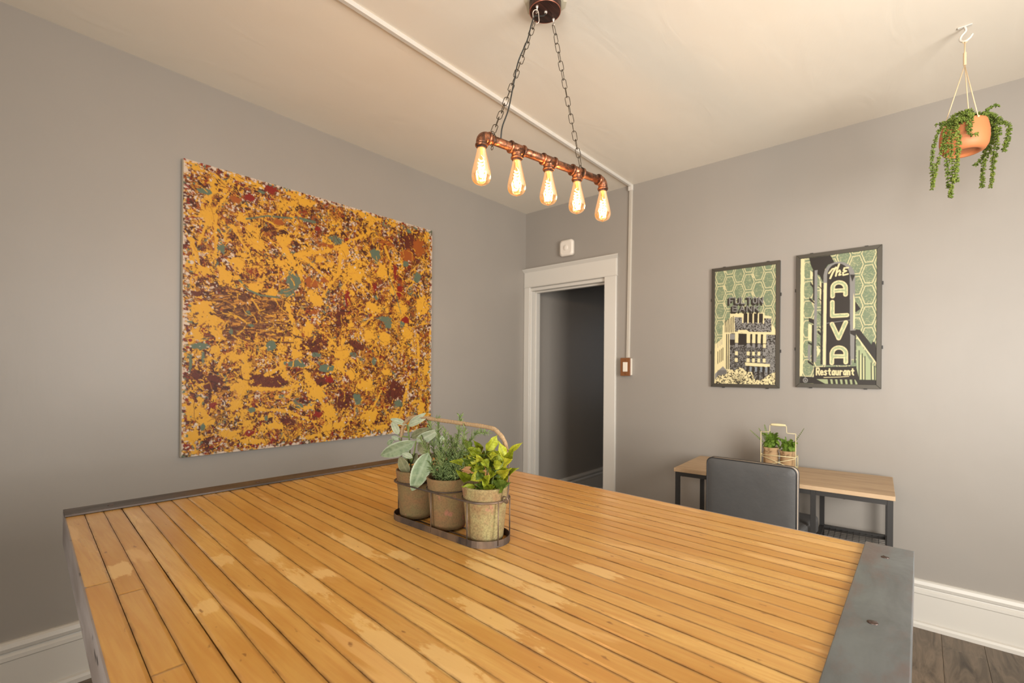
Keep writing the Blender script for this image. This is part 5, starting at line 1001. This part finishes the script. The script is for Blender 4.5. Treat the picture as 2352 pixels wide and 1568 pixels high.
def poster_bank():
    s = Art(210, 410, ((152, 215), (800, 122), (815, 1437), (160, 1437)), 4)
    lattice(s, 20, 20, 33, 62, 22, 0.95, 0.15, 0); P_ = s.poly; ST = s.stroke; sp = (s.fbm(2.2) > -0.02).astype(float); sp2 = (s.fbm(2.6) > 0.05).astype(float)
    P_([(160, 1010), (240, 935), (240, 800), (318, 705), (318, 662), (684, 650), (690, 680), (758, 690), (764, 790), (790, 800), (815, 860), (815, 1437), (160, 1437)], CR)
    P_([(365, 704), (756, 712), (762, 860), (520, 862), (500, 842), (410, 845), (400, 875), (372, 876)], INK); P_([(365, 704), (756, 712), (762, 860), (372, 876)], SIL, noise=1-sp2)
    P_([(455, 660), (680, 660), (680, 760), (455, 760)], INK)
    for x in (455, 510, 565, 620, 675): P_([(x-7, 655), (x+7, 655), (x+7, 768), (x-7, 768)], CR)
    P_([(405, 846), (500, 842), (520, 862), (800, 862), (800, 886), (405, 868)], CR)
    for x in range(264, 350, 17): P_([(x, 745-(x-264)*0.6), (x+8, 742-(x-264)*0.6), (x+8, 868), (x, 878)], INK)
    P_([(340, 880), (812, 890), (812, 1437), (322, 1437), (318, 890)], INK); P_([(318, 1010), (812, 1000), (812, 1437), (318, 1437)], SIL, noise=(1-sp)*0.75); P_([(700, 890), (812, 890), (812, 1340), (700, 1340)], SIL, noise=1-sp2)
    P_([(318, 888), (372, 888), (372, 950), (318, 950)], SIL)
    for x, w in ((392, 18), (518, 19), (575, 17), (632, 17), (690, 17)):
        P_([(x-w, 862), (x+w, 862), (x+w, 985), (x-w, 985)], CR)
        for y in (1012, 1098, 1172): P_([(x-w*0.85, y-20), (x+w*0.85, y-20), (x+w*0.85, y+22), (x-w*0.85, y+22)], CR if (x+y) % 3 else SIL)
    for x in (280, 300): P_([(x, 890), (x+9, 888), (x+12, 1275), (x+2, 1280)], INK)
    for x in (190, 210, 228, 244): P_([(x, 1085-(x-190)*0.8), (x+7, 1080-(x-190)*0.8), (x+8, 1215-(x-190)*0.7), (x+1, 1225-(x-190)*0.7)], INK)
    for x in (190, 212, 232): P_([(x, 985-(x-190)*0.8), (x+5, 980-(x-190)*0.8), (x+5, 1040-(x-190)*0.8), (x, 1044-(x-190)*0.8)], SIL)
    P_([(165, 1330), (250, 1245), (290, 1290), (290, 1360), (165, 1437)], SIL)
    for x in range(185, 290, 14): ST([(x, 1400), (x+14, 1290)], 1.0, INK)
    P_([(484, 1198), (752, 1212), (750, 1246), (490, 1232)], CR)
    for x in (500, 560, 615, 670, 725): P_([(x, 1238), (x+26, 1240), (x+22, 1390), (x+8, 1390)], INK); 
    for x in (535, 592, 648, 702): P_([(x, 1246), (x+24, 1248), (x+18, 1300), (x+4, 1300)], sr(120, 128, 134))
    # shrubs along the foot
    top = [(160, 1437), (165, 1400), (200, 1350), (285, 1330), (320, 1275), (380, 1290), (420, 1252), (470, 1268), (500, 1300), (560, 1300), (600, 1390), (680, 1380), (740, 1330), (815, 1290), (815, 1437)]
    P_(top, INK); P_(top, CR, noise=(s.fbm(3.2) > -0.16).astype(float))
    for i in range(30): a = s.r.uniform(0.2, 2.9); ST([(420, 1437), (420+math.cos(a)*90, 1437-math.sin(a)*110)], 0.35, INK)
    # rooftop letters with their black shadows
    for dx, dy, col, l in ((-8, 12, INK, 3.4), (4, -2, INK, 2.2), (8, -6, SIL, 1.7)):
        word(s, 'FULTON', 296+dx, 500+dy, 372, 66, l, col, -0.035); word(s, 'BANK', 330+dx, 588+dy, 300, 58, l, col, -0.02)
    for x in range(310, 670, 40): ST([(x, 570), (x+4, 660)], 0.5, INK)
    return s
def framed(name, x0, x1, z0, z1, art, lab):
    cx, cz = (x0+x1)/2, (z0+z1)/2; e = empty(name, (cx, -0.0005, cz), lab, 'poster', 'pair of framed city posters on the back wall'); hw, hh = (x1-x0)/2, (z1-z0)/2; fw_ = 0.022
    MB().box(-hw+0.004, hw-0.004, -0.014, 0, -hh+0.004, hh-0.004).build('backing', M_FRAME, e)
    for k, (a, b, c, d) in enumerate((((-hw, hh), (hw, hh), (hw-fw_, hh-fw_), (-hw+fw_, hh-fw_)), ((hw, hh), (hw, -hh), (hw-fw_, -hh+fw_), (hw-fw_, hh-fw_)), ((hw, -hh), (-hw, -hh), (-hw+fw_, -hh+fw_), (hw-fw_, -hh+fw_)), ((-hw, -hh), (-hw, hh), (-hw+fw_, hh-fw_), (-hw+fw_, -hh+fw_)))):
        MB().quad8([(x, -0.001, z) for x, z in (a, b, c, d)], [(x, -0.020, z) for x, z in (a, b, c, d)]).build('frame_bar', M_FRAME, e, 0.0012, 1)
    for x in (-hw*0.62, hw*0.66):
        for sg_ in (-1, 1): MB().box(x-0.008, x+0.008, -0.012, -0.002, sg_*hh-0.005, sg_*hh+0.005).build('clip', M_BLACKMETAL, e)
    for z in (-hh*0.42, hh*0.47):
        for sg_ in (-1, 1): MB().box(sg_*hw-0.006, sg_*hw+0.006, -0.012, -0.002, z-0.009, z+0.009).build('clip', M_BLACKMETAL, e)
    art.mesh('print', M_PRINT, e, (-hw+fw_, -0.0155, hh-fw_), (2*(hw-fw_), 0, 0), (0, 0, -2*(hh-fw_)))
framed('framed_poster', 1.604, 2.005, 1.206, 1.982, poster_bank(), 'green poster of a bank tower under rooftop letters, smaller one nearer the doorway')
framed('framed_poster', 2.089, 2.491, 1.217, 1.995, poster_sign(), 'green poster of a tall arched restaurant sign, larger one on the right of the pair')
